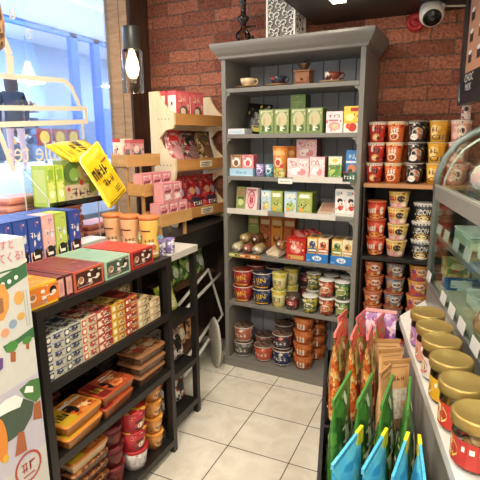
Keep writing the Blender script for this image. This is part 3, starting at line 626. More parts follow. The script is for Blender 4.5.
# ---- row 6: cup noodles and tubs
z = .488
def jin(c, c2): return lambda: cup('noodle_cup', .07, .056, .112, K(c, .35), P((c2, '#8a6a4a', c2), 40), [('r', .02, .78, .98, .94, K(c2)), ('t', 'JIN', .56, .5, .42, K('#e9c23a'), .42, .12), ('e', .14, .4, .1, .22, K('#e6dccb')), ('r', .1, .08, .9, .16, K('#d9a23a'))], 2.6, rim=K('#d8cfc0'))
for nm, c, c2, x, in (('red', '#a8322e', '#8a2420', .113), ('blue', '#26355f', '#1c2748', .266)):
    for i, (zz, y) in enumerate(((0, .07), (.1145, .07))):
        place('jin' + nm, jin(c, c2), C(x, y, z+zz), f'{nm} noodle cup with yellow lettering, {["lower", "upper"][i]} of the front pair', 'cup noodles', nm + ' noodle cups with yellow lettering')
    for i in range(2):
        place('jin' + nm, jin(c, c2), C(x+.03, .23, z+.1145*i), f'{nm} noodle cup with yellow lettering, {["lower", "upper"][i]} of the back pair', 'cup noodles', nm + ' noodle cups with yellow lettering')
def yw(): return cup('noodle_cup', .051, .043, .118, K('#d8cf9a', .35), P(('#c9b44a', '#e0d79a', '#a89a4a'), 40), [('r', .0, .75, 1, .97, K('#cdb93f')), ('t', '소면', .5, .5, .3, K('#3a4a34'), .5), ('e', .5, .22, .25, .16, K('#c2a45a')), ('r', 0, 0, 1, .08, K('#8f9a4a'))], 2.6)
for i in range(2): place('yw', yw, C(.39+.004*i, .06, z+.1205*i), f'yellow and white noodle cup, {["lower", "upper"][i]} of the front pair', 'cup noodles', 'yellow and white noodle cups')
for i in range(2): place('yw', yw, C(.425, .2, z+.1205*i), f'yellow and white noodle cup, {["lower", "upper"][i]} of the back pair', 'cup noodles', 'yellow and white noodle cups')
def dk(): return cup('snack_jar', .046, .042, .1, P(('#3a2420', '#5a342c', '#2a1c1a', '#7a4a3c'), 70, .2), K('#4a3a36', .3), [('r', .1, .3, .9, .62, K('#9c2a30')), ('e', .5, .46, .2, .12, K('#e0d0c4')), ('r', 0, .9, 1, 1, K('#8a8078'))], 2.4)
place('dk', dk, C(.492, .06, z), 'dark see-through snack jar with a red label, lower front', 'jar', 'dark snack jars'); place('dk', dk, C(.51, .3, z), 'dark snack jar with red label in the back, lower', 'jar', 'dark snack jars'); place('dk', dk, C(.51, .3, z+.1025), 'dark snack jar with red label in the back, upper', 'jar', 'dark snack jars')
def tubw(c, c2, nm): 
    return lambda: cup('snack_tub', .05, .044, .112, P((c, c2, c, '#3a3028'), 50, .3), K('#d9d8ce', .3), [('r', .0, .3, 1, .4, K(c2)), ('e', .5, .45, .26, .2, K('#e8e0d0')), ('e', .5, .42, .17, .13, K(c2)), ('r', .08, .68, .4, .8, K('#f0ead8'))], 2.6, rim=K('#e2e0d8', .3), dome=.006)
for key, c, c2, nm, sp in (('tg', '#b3a43c', '#4f6a3a', 'yellow and green', (('front', .617, .05, 0), ('lower back', .6, .175, 0), ('upper back', .6, .175, 1))), ('tr', '#a8402c', '#c97a4a', 'red brown', (('lower front', .727, .06, 0), ('upper front', .722, .06, 1), ('lower back', .72, .18, 0), ('upper back', .72, .18, 1))),
        ('tn', '#3f6a3a', '#8a9a4a', 'dark green', (('lower front', .831, .06, 0), ('upper front', .826, .06, 1), ('lower back', .83, .18, 0), ('upper back', .83, .18, 1)))):
    for wh, x, y, i in sp:
        place(key, tubw(c, c2, nm), C(x, y, z+i*.122), f'{nm} snack tub with white lid, {wh} of its cluster', 'tub', nm + ' snack tubs')

# ---- row 7: bottom
z = .061
def tubc(c, c2, lab): return lambda: cup('snack_tub', .0695, .06, .112, P((c, c2, c), 50, .25), P(('#6a5248', '#8a6a5a', '#4a3a34'), 40, .2), [('r', 0, .2, 1, .72, K(lab)), ('t', 'らーめん', .5, .46, .2, K('#e6e0d6'), .55), ('r', 0, .08, 1, .14, K('#b8b2a6'))], 2.8, rim=K('#cfcac2', .3))
place('tubA', tubc('#7a7470', '#54504e', '#4a4644'), C(.105, .085, z), 'grey tub, lower of the stack at left of bottom shelf', 'tub')
place('tubB', tubc('#9a5a44', '#d8c6b4', '#a05a44'), C(.106, .085, z+.116), 'brown and cream tub on top of the grey tub', 'tub')
place('tubB', tubc('#9a5a44', '#d8c6b4', '#a05a44'), C(.2, .25, z), 'brown and cream tub at the back of the bottom shelf', 'tub')
place('tubC', tubc('#b04a34', '#c96a4a', '#b8523c'), C(.268, .085, z), 'single reddish tub beside the grey tub, bottom shelf', 'tub')
place('tubD', tubc('#5a4a44', '#3a302c', '#4a3a36'), C(.36, .25, z), 'dark brown tub behind the blue bowl, lower of two', 'tub', 'dark brown tubs'); place('tubD', tubc('#5a4a44', '#3a302c', '#4a3a36'), C(.36, .25, z+.116), 'dark brown tub behind the blue bowl, upper of two', 'tub', 'dark brown tubs')
place('tubE', tubc('#27345a', '#c9b89a', '#22305a'), C(.415, .08, z), 'dark blue bowl noodles, lower, before the orange stack', 'bowl noodles'); place('tubF', tubc('#3a2a34', '#c96a5a', '#3a2c3a'), C(.412, .082, z+.116), 'dark patterned bowl noodles on top of the blue bowl', 'bowl noodles')
def obowl(): return cup('noodle_bowl', .07, .056, .09, K('#b8642c', .35), K('#a85a2a'), [('r', 0, .72, 1, .95, K('#c97a3a')), ('r', .35, .15, .65, .6, K('#e0d0bc')), ('t', '우동', .5, .38, .3, K('#4a2a1c'), .2), ('e', .2, .4, .08, .2, K('#8a3f20')), ('e', .82, .4, .08, .2, K('#8a3f20'))], 2.8)
stack('obowl', obowl, FC, .564, .095, z, .0925, 4, 'orange noodle bowl', 'the front stack on the bottom shelf', 'bowl noodles', 'orange noodle bowls', jit=.002)
stack('obowl', obowl, FC, .6, .27, z, .0925, 4, 'orange noodle bowl', 'the back stack on the bottom shelf', 'bowl noodles', 'orange noodle bowls', jit=.002)
def rbowl(): return cup('noodle_cup', .052, .042, .095, K('#c2542c', .35), K('#c9b8a0'), [('r', .25, .3, .75, .65, K('#e6dccb')), ('r', 0, .8, 1, .95, K('#8f3020'))], 2.6)
stack('rbowl', rbowl, FC, .83, .09, z, .0975, 3, 'orange and white cup', 'the stack at the cabinet right end', 'cup noodles', 'orange and white cups', jit=.002)

# ---- on top of the cabinet
zt = 2.1945
s_ = thing('siphon_coffee_maker', C(.08, .16, zt), 'black siphon coffee maker on top of the grey cabinet', 'coffee maker')
b = MB(); b.lathe([(.062, 0), (.065, .006), (.05, .016), (.012, .022)], K(BK, .3), 20); b.obj('base', s_)
b = MB(); b.tube([(.0, .035, .015), (.0, .035, .3)], .005, K(BK, .3)); b.box(-.01, .01, .0, .04, .12, .14, K('#c9a06a', .3, 1)); b.tube([(0, .03, .13), (.06, 0, .125), (.09, -.01, .12)], .006, K('#2a1a12')); b.obj('stand', s_)
b = MB(); b.lathe([(0, .03), (.03, .034), (.05, .06), (.048, .085), (.02, .112), (.016, .125)], GLASS('#d8cfc4', 1), 20); b.obj('lower_flask', s_)
b = MB(); b.lathe([(.012, .13), (.016, .145), (.036, .165), (.04, .185), (.016, .2), (.014, .25), (.022, .255), (.022, .34), (0, .345)], K('#2c2420', .15), 20); b.obj('upper_funnel', s_)
b = MB(); b.lathe([(.0, 0), (.014, 0), (.014, .04), (.009, .05), (.006, .06), (0, .06)], K(BK, .3), 14); b.obj('spirit_burner', M=C(.165, .12, zt), label='small black burner standing beside the siphon coffee maker', cat='burner')
bx_ = thing('lattice_box', C(.335, .18, zt), 'white scrollwork lattice lantern box on top of the cabinet', 'lantern')
bw, bd, bh = .185, .195, .3
b = MB(); b.box(-bw/2+.008, bw/2-.008, .008, bd-.008, 0, bh, '#6f6a66'); b.obj('inner_box', bx_)
lat = K('#eeebe2', .5); b = MB()
for x, y in ((-bw/2, 0), (bw/2, 0), (-bw/2, bd), (bw/2, bd)): b.box(x-.006, x+.006, y-.006, y+.006, 0, bh, lat)
for zz in (.006, bh-.006):
    b.box(-bw/2, bw/2, -.005, .005, zz-.006, zz+.006, lat); b.box(-bw/2, bw/2, bd-.005, bd+.005, zz-.006, zz+.006, lat); b.box(-bw/2-.005, -bw/2+.005, 0, bd, zz-.006, zz+.006, lat); b.box(bw/2-.005, bw/2+.005, 0, bd, zz-.006, zz+.006, lat)
def spiral(cx, cz, r, t0, turn, fn):
    pts = []
    for i in range(13):
        q = i/12; a = t0+turn*q*1.5*PI; rr = r*(1-.75*q); pts.append(fn(cx+rr*math.cos(a), cz+rr*math.sin(a)))
    b.tube(pts, .0042, lat, 5)
for fn, ww in (((lambda u, v: (-bw/2+u, .001, v)), bw), ((lambda u, v: (bw/2-.001, u, v)), bd), ((lambda u, v: (-bw/2+.001, u, v)), bd)):
    nx = int(ww/.045)
    for i in range(nx):
        for j in range(6):
            cx = (i+.5)*ww/nx; cz = .028+j*.048; s1 = 1 if (i+j) % 2 else -1
            spiral(cx, cz+.004, .022, 0 if s1 > 0 else PI, s1, fn); spiral(cx+.01*s1, cz-.012, .014, PI/2*s1, -s1, fn)
b.obj('scroll_lattice', bx_)

# ================================================================== BLACK NOODLE SHELVING beside the cabinet
blk = K('#1b1a1a', .45); NX0, NX1, NY = -.4825, .6, 2.8
sh = thing('noodle_shelf', T(0, 0, 0), 'black shelving of noodle cups beside the grey cabinet, wooden top board', 'shelf')
for x in (NX0, NX1-.008):
    b = MB(); b.box(x, x+.008, NY, NY+.37, 0, 1.322, blk); b.obj('upright', sh)
b = MB(); b.box(NX0, NX1, NY-.01, NY+.38, 1.323, 1.345, WOOD('#a9744a', '#bd8858', (3, 30, 30))); b.obj('top_board', sh, label='tan wooden top board')
for z in (.903, .48, .1):
    b = MB(); b.box(NX0+.009, NX1-.009, NY+.004, NY+.36, z-.022, z, blk); b.obj('shelf_board', sh)
b = MB(); b.box(NX0+.009, NX1-.009, NY+.362, NY+.37, .05, 1.3, '#141313'); b.obj('back_panel', sh)
I4 = Matrix.Identity(4)
def big(c, c2, art, lid='#d9d0c2'): return lambda: cup('noodle_cup', .0495, .04, .115, K(c, .35), K(lid, .4), art, 2.6, rim=K(c2, .4))
red_art = [('r', 0, .86, 1, .97, K('#e8ddd0')), ('e', .5, .25, .2, .18, K('#d9a25a')), ('e', .46, .24, .13, .1, K('#efd9a8')), ('r', .3, .55, .42, .8, K('#f0e6d8')), ('t', '신라면', .58, .62, .3, K('#2a1512'), .3), ('e', .64, .2, .1, .1, K('#7a1812'))]
or_art = [('r', 0, .86, 1, .97, K('#e9d2a8')), ('t', '너구리', .45, .62, .26, K('#f4ede2'), .4), ('e', .42, .3, .24, .2, K('#f0e2c8')), ('e', .42, .26, .17, .13, K('#b8521f')), ('r', .3, .46, .58, .52, K('#6a2a14')), ('r', .7, .7, .85, .84, K('#c22f22'))]
bl_art = [('r', .1, .88, .6, .95, K('#b9b2a8')), ('e', .55, .45, .26, .26, K('#cdbfae')), ('e', .62, .5, .12, .2, K('#b06a4a')), ('e', .4, .25, .2, .16, K('#e6dfd4')), ('r', .12, .1, .2, .8, K('#5a5654')), ('e', .7, .25, .1, .12, K('#8a4a36'))]
ye_art = [('r', 0, .82, 1, .98, K('#e0a030')), ('e', .3, .52, .18, .3, K('#efd08a')), ('t', '짜장', .36, .6, .24, K('#7a4420'), .36), ('o', .4, .22, .2, .13, .7, K('#4a2a18')), ('r', .56, .1, .78, .34, K('#5f6660')), ('r', .6, .5, .9, .8, K('#cf8f22'))]
pk_art = [('r', 0, .84, 1, .98, K('#ead0c0')), ('e', .55, .5, .24, .28, K('#e8ddc8')), ('e', .6, .52, .1, .12, K('#3a2a22')), ('p', [(.2, .1), (.4, .1), (.55, .7), (.35, .75)], K('#d8644a')), ('e', .3, .3, .14, .16, K('#efc0b0'))]
for key, c, rim, art, x, xs, nm in (('A_r', '#c2332a', '#d8c8b8', red_art, -.4385, .001, 'red'), ('A_o', '#d8682a', '#e2cba8', or_art, -.3315, .001, 'orange'), ('A_b', '#211d1c', '#6a6460', bl_art, -.217, .001, 'black'), ('A_y', '#d49a2c', '#d9b05a', ye_art, -.105, .001, 'yellow'), ('A_p', '#d99a86', '#e6cbbb', pk_art, .006, 0, 'pink')):
    stack(key, big(c, rim, art), I4, x, 2.895, 1.346, .1182, 3, f'tall {nm} noodle cup', 'its stack on the wooden board', 'cup noodles', f'tall {nm} noodle cups', xs=xs)
    stack(key, big(c, rim, art), I4, x+.015, 3.03, 1.346, .1182, 3, f'tall {nm} noodle cup', 'the stack behind, on the wooden board', 'cup noodles', f'tall {nm} noodle cups', xs=xs)
o = cup('drink_can', .024, .024, .09, P(('#d9a8a0', '#e8d2c8', '#b5564a', '#efe4dc'), 60), K('#b9b2aa', .3, 1), [('e', .5, .6, .2, .14, K('#3a2a2a'))]); o.matrix_basis = T(.03, 2.89, 1.702); tag(o, 'slim pink and white can on top of the pink cups', 'can')
ob_art = [('r', 0, .82, 1, .97, K('#b5331f')), ('t', 'ラーメン', .35, .5, .3, K('#efe6d8'), .4), ('e', .5, .16, .25, .14, K('#d8a05a')), ('e', .8, .5, .1, .24, K('#e6d8c4')), ('r', 0, .3, .1, .7, K('#8f2a1c'))]
yb_art = [('r', 0, .8, 1, .97, K('#d3a23e')), ('r', .1, .45, .4, .75, K('#b8323a')), ('e', .6, .58, .16, .2, K('#3a3430')), ('r', .05, .05, .95, .34, K('#d9a8a4')), ('e', .5, .2, .3, .12, K('#c97a86')), ('e', .75, .25, .12, .14, K('#efe0c8'))]
ub_art = [('t', 'UDON', .48, .56, .3, K('#f2eee6'), .5), ('e', .5, .2, .32, .2, K('#c99a4a')), ('e', .5, .2, .2, .12, K('#e6cf94')), ('r', 0, .86, 1, .97, K('#cfc8bf')), ('e', .5, .06, .3, .05, K('#efe9de'))]
stack('B_o', lambda: cup('noodle_cup', .056, .047, .108, K('#c84426', .35), K('#cf7a4a'), ob_art, 2.6, rim=K('#c25a34')), I4, -.412, 2.895, .904, .1105, 3, 'orange red noodle cup', 'the second-shelf stack at left', 'cup noodles', 'orange red noodle cups')
stack('B_y', lambda: cup('noodle_cup', .06, .048, .096, K('#d6b36a', .35), K('#d9c08a'), yb_art, 2.6, rim=K('#d9bb74')), I4, -.287, 2.895, .904, .0985, 4, 'yellow and pink noodle cup', 'the second-shelf middle stack', 'cup noodles', 'yellow and pink noodle cups')
stack('B_u', lambda: cup('noodle_cup', .064, .052, .108, K('#1d1b1c', .35), K('#cfc8be'), ub_art, 2.6, rim=K('#d6cfc6')), I4, -.142, 2.895, .904, .1105, 3, 'black udon noodle cup with white rim', 'the second-shelf right stack', 'cup noodles', 'black udon noodle cups')
def bowlart(c, c2): return [('r', 0, .84, 1, .97, K('#9a8a7a')), ('e', .62, .6, .22, .2, K('#e4d9cc')), ('r', .1, .1, .4, .5, K(c)), ('e', .5, .14, .34, .12, K(c2)), ('e', .82, .25, .1, .12, K('#d8c9a8')), ('e', .3, .6, .1, .14, K(c2)), ('t', '볶음면', .62, .6, .2, K('#2a2422'), .26)]
for key, c, c2, p, x, nm, wh in (('C_o', '#c9502e', '#e0a05a', ('#c05a38', '#d0764a', '#a8432c'), -.411, 'orange printed', 'left'), ('C_b', '#8a3a34', '#b88a5a', ('#7f8794', '#5f5a62', '#8f6a58'), -.285, 'blue grey printed', 'middle'), ('C_y', '#c9503a', '#8a4a86', ('#d98a34', '#e0a844', '#c9602c'), -.15, 'amber printed', 'right')):
    stack(key, lambda c=c, c2=c2, p=p: cup('noodle_bowl', .0575, .046, .092, P(p, 45), K('#b5603a'), bowlart(c, c2), 2.6, rim=K(p[1])), I4, x, 2.895, .481, .0955, 4, f'{nm} noodle bowl', f'the {wh} stack, third shelf', 'bowl noodles', f'{nm} noodle bowls')
for k, x in enumerate((-.4, -.31, -.22, -.13)):
    place('redlow', lambda: pouch('snack_bag', .085, .24, .05, P(('#b5322c', '#d9544a', '#e8c9b0', '#8a1f20'), 35, .3), [('r', .2, .6, .8, .8, K('#e6d9cc'))]), T(x, 2.9, .109) @ RX(-10), 'red snack bag on the lowest black shelf, ' + ['next to the grey cabinet', 'second from the cabinet', 'third from the cabinet', 'fourth from the cabinet'][k], 'bag', 'red bags on the lowest shelf')

# ---- things on the wall over it
bl = thing('alarm_sounder', T(-.288, 3.2, 2.288), 'round red alarm sounder on the brick wall', 'alarm')
b = MB(); b.lathe([(.05, 0), (.055, .004), (.055, .035), (.048, .05), (.03, .052), (.028, .046), (.012, .046), (.01, .054), (0, .055)], K('#b3262c', .35), 28, RX(90)); b.obj('housing', bl)
sc_ = thing('security_camera', T(-.185, 3.03, 2.339) @ Matrix.Scale(1.1, 4), 'white dome security camera under the dark bulkhead', 'camera')
b = MB(); b.lathe([(.055, 0), (.06, -.012), (.05, -.03), (.035, -.035)], K('#e6e0d4', .35), 24); b.obj('mount', sc_)
b = MB(); M_ = T(-.005, -.03, -.045) @ RX(-48) @ RY(-8)
b.lathe([(.045, .05), (.058, .03), (.06, -.02), (.05, -.045), (.036, -.05)], K('#e6e0d4', .35), 26, M_); b.obj('dome', sc_)
b = MB(); b.lathe([(.046, -.046), (.04, -.054), (0, -.058)], K('#14110f', .2), 24, M_); b.lathe([(.014, -.0575), (.01, -.064), (0, -.066)], K('#3a3a40', .1), 14, M_); b.obj('lens', sc_)
b = MB(); b.tube([(-.15, 3.06, 2.335), (-.05, 3.08, 2.33), (.1, 3.1, 2.318), (.3, 3.12, 2.3)], .005, K('#e0dcd0')); b.obj('camera_cable', label='white cable running from the camera along the bulkhead', cat='cable')
b = MB(); b.box(-.68, -.61, 2.62, 2.71, 2.325, 2.3385, EMIT('#fff1d8', 14)); o = b.obj('ceiling_light', label='square ceiling light under the dark bulkhead', cat='light')

# ================================================================== COUNTER, JARS, DISPLAY CASE, MENU (all parallel, turned 12.86 degrees)
A_ = 12.86; SN = RZ(A_)                     # local x = across to the right, local y = along the counter
ct = thing('counter', SN, 'white topped service counter carrying the jars and display case', 'counter')
b = MB(); b.box(.285, 1.25, -.2, 2.0, .81, .845, '#d2cdc4'); b.add([(.285, 2.0, .81), (.285, 2.0, .845), (.5, 2.35, .845), (1.25, 2.35, .845), (1.25, 2.0, .845), (.5, 2.35, .81), (1.25, 2.35, .81), (1.25, 2.0, .81)], [(1, 4, 3, 2), (0, 1, 2, 5), (2, 3, 6, 5), (0, 5, 6, 7)], '#d2cdc4'); b.obj('counter_top', ct)
b = MB(); b.box(.31, 1.23, -.18, 1.98, 0, .809, '#a9a49a'); b.obj('counter_body', ct)
lidm = K('#a68a4c', .36, .55); jg = GLASS('#f3efe6', .9)
def mkjar(c1, c2):
    def f():
        b = MB(); b.lathe([(0, .003), (.048, .003), (.053, .01), (.054, .091), (.05, .102), (.05, .105)], jg, 28); o = root('cookie_jar'); b.obj('glass_body', o)
        l = MB(); l.lathe([(.0532, .103), (.058, .104), (.06, .11), (.06, .13), (.057, .135), (.053, .1335), (.05, .132), (0, .1325)], lidm, 32); l.obj('lid', o, label='gold screw lid')
        k = MB(); fn = lambda u, v, e: ((.0546+e)*math.sin((u-.5)*3.2), -(.0546+e)*math.cos((u-.5)*3.2), .012+v*.066); fn.curved = 1
        k.decals(fn, .175, .066, [('r', 0, 0, 1, 1, K(c1, .4)), ('e', .3, .5, .2, .4, K(c2)), ('e', .3, .48, .14, .3, P(('#c98f4a', '#8a4a2a', '#e0c08a'), 90)), ('r', .55, .6, .95, .8, K('#f0e9dc')), ('r', .84, .1, .97, .5, K('#efece6'))]); k.obj('label', o)
        q = MB(); rg = random.Random(3)
        for i in range(26):
            a = rg.uniform(0, 2*PI); r_ = rg.uniform(.0, .034); zz = .012+i*.0028
            q.lathe([(0, -.004), (.011, -.003), (.013, 0), (.011, .003), (0, .004)], K(rg.choice(('#d8b98a', '#e6d2ac', '#b98a54', '#8a5a38'))), 10, T(r_*math.cos(a), r_*math.sin(a), zz+.004) @ RX(rg.uniform(-70, 70)) @ RY(rg.uniform(-40, 40)))
        q.obj('cookies', o, kind='stuff'); return o
    return f
for k, (s, c1, c2) in enumerate(((1.055, '#b8352c', '#e0b84a'), (1.2, '#c23a2e', '#e6c878'), (1.334, '#d9a52a', '#e8d9a8'), (1.466, '#d8cfc0', '#c9442f'), (1.583, '#cf8a74', '#e8d8c8'), (1.71, '#a878a8', '#e6cfd8'))):
    place('jar%d' % k, mkjar(c1, c2), SN @ T(.341, s, .8455) @ RZ((-58, -48, -66, -50, -62, -55)[k]),
          ['gold lidded cookie jar with red label, closest to the counter front', 'gold lidded jar with a red picture label, second along the counter', 'gold lidded jar with a yellow label on the counter',
           'gold lidded jar with cream and red label, fourth along the counter', 'gold lidded jar with a salmon label, fifth along the counter', 'gold lidded jar with purple label, at the far end'][k], 'jar', 'cookie jars along the counter')
# display case
steel = K('#a3a197', .35, .6); sd = K('#6f7672', .35, .5); cg = GLASS('#f0f8f4', .3)
dc = thing('display_case', SN, 'refrigerated pastry display case with curved glass front on the counter', 'display case')
S0, S1 = .2, 2.2
b = MB(); b.box(.425, 1.2, S0, S1, .846, .95, steel); b.box(.418, .435, S0, S1, .945, .97, K('#8a8a84', .35, .6)); b.obj('case_base', dc)
b = MB(); b.box(.422, .44, S0, S1, 1.34, 1.4, steel); b.box(.42, .43, S0, S1, 1.395, 1.405, K('#c4c2b8', .3, .6)); b.obj('front_rail', dc)
arc = [(.423, 1.376), (.429, 1.456), (.453, 1.521), (.493, 1.581), (.542, 1.619), (.587, 1.643), (.68, 1.672), (.8, 1.685), (1.19, 1.69)]
b = MB(); vs = []; 
for x, z in arc: vs += [(x, S0, z), (x, S1-.012, z)]
b.add(vs, [(2*i, 2*i+1, 2*i+3, 2*i+2) for i in range(len(arc)-1)], cg, True); b.obj('curved_glass', dc)
b = MB(); b.box(.428, .431, S0, S1-.015, .97, 1.339, cg); b.obj('lower_glass', dc)
b = MB(); b.prism([(.43, .95), (.43, 1.456)] + arc[2:] + [(1.19, .95)], S1-.008, S1-.004, cg); b.obj('end_glass', dc)
for s_ in (S1, S0):
    b = MB(); b.tube([(x+.006, s_-.012, z-.004) for x, z in arc], .016, sd, 8); b.tube([(x+.034, s_-.012, z-.03) for x, z in arc[:-1]], .006, K('#c3c9c2', .3, .4), 6)
    b.box(.42, .446, s_-.028, s_, .95, 1.376, sd); b.box(1.17, 1.2, s_-.028, s_, .95, 1.69, sd); b.obj('end_frame', dc)
for z, d in ((1.175, .48), (1.395, .5)):
    b = MB(); b.box(d, 1.15, S0+.03, S1-.05, z-.008, z, GLASS('#eef6f1', .4)); b.obj('glass_shelf', dc)
    b = MB(); b.box(.446, .452, S0+.03, S1-.04, z-.004, z+.006, steel); b.box(.446, .48, S0+.03, S1-.04, z-.014, z-.008, steel); b.obj('price_channel', dc)
b = MB(); b.box(1.16, 1.17, S0, S1, .95, 1.69, '#c9cdc4'); b.obj('rear_wall', dc)
b = MB(); b.box(.44, 1.15, S0, S1-.03, .951, .965, '#b8b09a'); b.obj('case_deck', dc)
b = MB(); b.box(.455, .46, S0+.05, S1-.1, 1.325, 1.335, EMIT('#fff8ea', 10)); b.obj('lamp_tube', dc)
b = MB(); b.box(.6, .64, S0+.05, S1-.1, 1.66, 1.675, EMIT('#fff8ea', 26)); b.obj('lamp_tube', dc)
def tagc(): 
    b = MB(); b.add([(0, -.04, 0), (0, .04, 0), (.006, .04, .042), (.006, -.04, .042), (-.002, -.04, 0), (-.002, .04, 0), (.004, .04, .042), (.004, -.04, .042)], [(0, 1, 2, 3), (7, 6, 5, 4), (4, 5, 1, 0), (6, 7, 3, 2), (5, 6, 2, 1), (7, 4, 0, 3)], '#c4c1b8'); return b.obj('price_tag')
for row, (n_, z, ss) in enumerate(((.44, 1.19, (2.12, 1.98, 1.82, 1.66, 1.45)), (.417, .971, (2.14, 1.84, 1.7, 1.56, 1.4)))):
    for k, s in enumerate(ss):
        place('ptag', tagc, SN @ T(n_, s, z), f'white price tag on the {["upper", "lower"][row]} case channel, ' + ['at the far end', 'second from the far end', 'third from the far end', 'fourth from the far end', 'fifth from the far end'][k], 'tag', ['price tags on the upper channel', 'price tags on the lower channel'][row])
def bread(c, c2, c3): 
    def f():
        b = MB(); rg = random.Random(5); b.lathe([(0, 0), (.055, .004), (.075, .03), (.078, .06), (.06, .092), (.03, .105), (0, .108)], P((c, c2, c3, c), 32, .5), 22, ry=.8); o = root('bread_roll'); b.obj('bread', o)
        w = MB(); w.lathe([(0, -.001), (.06, .002), (.082, .03), (.086, .065), (.066, .1), (.035, .114), (.02, .135), (.03, .15)], FILM('#eef4f0', .09, .1), 18, ry=.82); w.obj('plastic_wrap', o, label='clear plastic wrap'); return o
    return f
for k, (n, s, z, key, cc, lb) in enumerate(((.56, 1.6, 1.3965, 'p', ('#a8684a', '#e6d2bc', '#7a4a34'), 'nut covered bread roll in plastic, upper glass shelf near the front'), (.6, 2.02, 1.3965, 'q', ('#d9a39a', '#c9b8a0', '#e6c8b4'), 'pink filled roll at the far end of the upper glass shelf'), (.62, 1.8, 1.3965, 'q', ('#d9a39a', '#c9b8a0', '#e6c8b4'), 'pink filled roll in the middle of the upper glass shelf'),
        (.52, 1.52, .9665, 'r', ('#c9864a', '#e6c49a', '#a8502c'), 'wrapped golden bread at the bottom of the case'), (.54, 1.3, .9665, 'r', ('#c9864a', '#e6c49a', '#a8502c'), 'wrapped golden bread nearest the viewer at the bottom'), (.56, 1.38, 1.3965, 'p', ('#a8684a', '#e6d2bc', '#7a4a34'), 'nut covered bread roll nearest the viewer, upper glass shelf'))):
    place('bread' + key, bread(*cc), SN @ T(n, s, z), lb, 'bread', 'wrapped bread in the case')
def ctray(w, d, h, c): 
    def f():
        b = MB(); b.rbox(-w/2, w/2, -d/2, d/2, 0, h, .012, K(c, .4)); o = root('food_box'); b.obj('body', o); l = MB(); l.rbox(-w/2-.003, w/2+.003, -d/2-.003, d/2+.003, h+.0005, h+.008, .014, FILM('#e9f2ea', .6)); l.obj('lid', o, label='cloudy lid'); return o
    return f
for k, (n, s, z, w, d, h, c, lb) in enumerate(((.6, 1.98, 1.176, .2, .26, .05, '#b8cdb0', 'pale green food box at the far end of the lower glass shelf'), (.6, 1.62, 1.176, .2, .28, .05, '#dfe4da', 'white food box in the middle of the lower glass shelf'), (.66, 1.25, 1.176, .22, .3, .05, '#e4e6de', 'white food box near the front of the lower glass shelf'),
        (.88, 1.95, .966, .14, .2, .1, '#b8a884', 'tan food box at the far bottom rear of the case'), (.7, 1.55, .966, .16, .3, .06, '#c0b48a', 'tan flat box at the bottom behind the wrapped bread'), (.8, 1.1, 1.3965, .2, .3, .05, '#eef2ea', 'white cake box on the upper glass shelf'), (.82, 1.95, 1.3965, .16, .3, .06, '#dfe6d6', 'pale cake box at back of the upper glass shelf'))):
    o = ctray(w, d, h, c)(); o.matrix_basis = SN @ T(n, s, z); tag(o, lb, 'box', 'boxes in the display case')
o = carton('blue_packet', .34, .08, .055, P(('#3a7ab8', '#2a5a9a', '#cfdfea', '#5a9ad0'), 30), front=[('r', .05, .2, .3, .8, K('#e6eef2')), ('r', .4, .3, .7, .7, K('#2a5a9a'))]); o.matrix_basis = SN @ T(.64, 2.03, .9655); tag(o, 'long blue printed packet at the far bottom of the case', 'packet')
for k, n in enumerate((.51, .62, .73)):
    place('sand', lambda: carton('sandwich_box', .1, .07, .075, P(('#c9a86a', '#e0c890', '#a88a50', '#7a8a4a'), 40), front=[('r', .1, .2, .9, .5, K('#6f8a3c')), ('e', .5, .6, .3, .2, K('#e6d2a4')), ('e', .4, .35, .14, .1, K('#b5442e'))]), SN @ T(n, 2.035, 1.0215), 'tan sandwich box on the blue packet in the case, ' + ['nearest the front glass', 'middle', 'nearest the rear'][k], 'box', 'sandwich boxes in the case')
for k, (n, s_) in enumerate(((.56, 1.82), (.68, 1.82), (.56, 1.68))):
    place('caked', lambda: ctray(.1, .12, .05, '#e2ddd0')(), SN @ T(n, s_, .9655), 'small white lidded box on the case deck, ' + ['by the front glass', 'behind the first', 'nearer the viewer'][k], 'box', 'small white boxes on the case deck')
# hanging menu
mb_ = thing('menu_board', SN @ T(.62, 2.3, 1.77), 'black framed menu board hanging over the display case', 'menu board')
b = MB(); L_ = .44; b.box(0, .02, -.02-L_+.06, L_-.06, .05, .5, '#211d1b'); b.obj('board_back', mb_)
fr_ = K('#26282a', .4)
b = MB(); b.box(-.014, .03, -L_, L_, 0, .055, fr_); b.box(-.014, .03, -L_, L_, .5, .56, fr_); b.box(-.014, .03, L_-.06, L_, .055, .5, fr_); b.box(-.014, .03, -L_, -L_+.06, .055, .5, fr_); b.obj('frame', mb_)
b = MB(); b.tube([(0, .3, .56), (0, .3, .569)], .003, BK); b.tube([(0, -.3, .56), (0, -.3, .569)], .003, BK); b.obj('hanging_wire', mb_)
def fm(u, v, e): return (-.001-e, .38-u*.76, .055+v*.445)
b = MB(); tn = K('#c98f6e', .5); drk = K('#3a2a22'); ww_ = K('#efe8dc')
b.decals(fm, .76, .445, [('r', .0, .22, 1, 1, tn)] + [('r', .05+.2*(i % 5), .32+.22*(i//5), .13+.2*(i % 5), .42+.22*(i//5), drk) for i in range(15)] + [('e', .09+.2*(i % 5), .43+.22*(i//5), .04, .025, ww_) for i in range(15)] + [('t', 'CHOC', .12, .16, .085, ww_), ('t', 'MILK', .12, .06, .075, ww_)])
b.obj('poster', mb_)
b = MB(); b.decals(lambda u, v, e: (-.0145-e, L_-.005-u*.06, .0+v*.12), .06, .12, [('p', [(.05, .9), (.35, .95), (.95, .2), (.7, .05), (.1, .3)], K('#6f7f8e')), ('p', [(.4, .2), (.5, .7), (.56, .68), (.48, .2)], ww_), ('p', [(.6, .12), (.7, .3), (.8, .26), (.72, .1)], ww_)]); b.obj('corner_sticker', mb_, label='grey sticker on the frame corner')
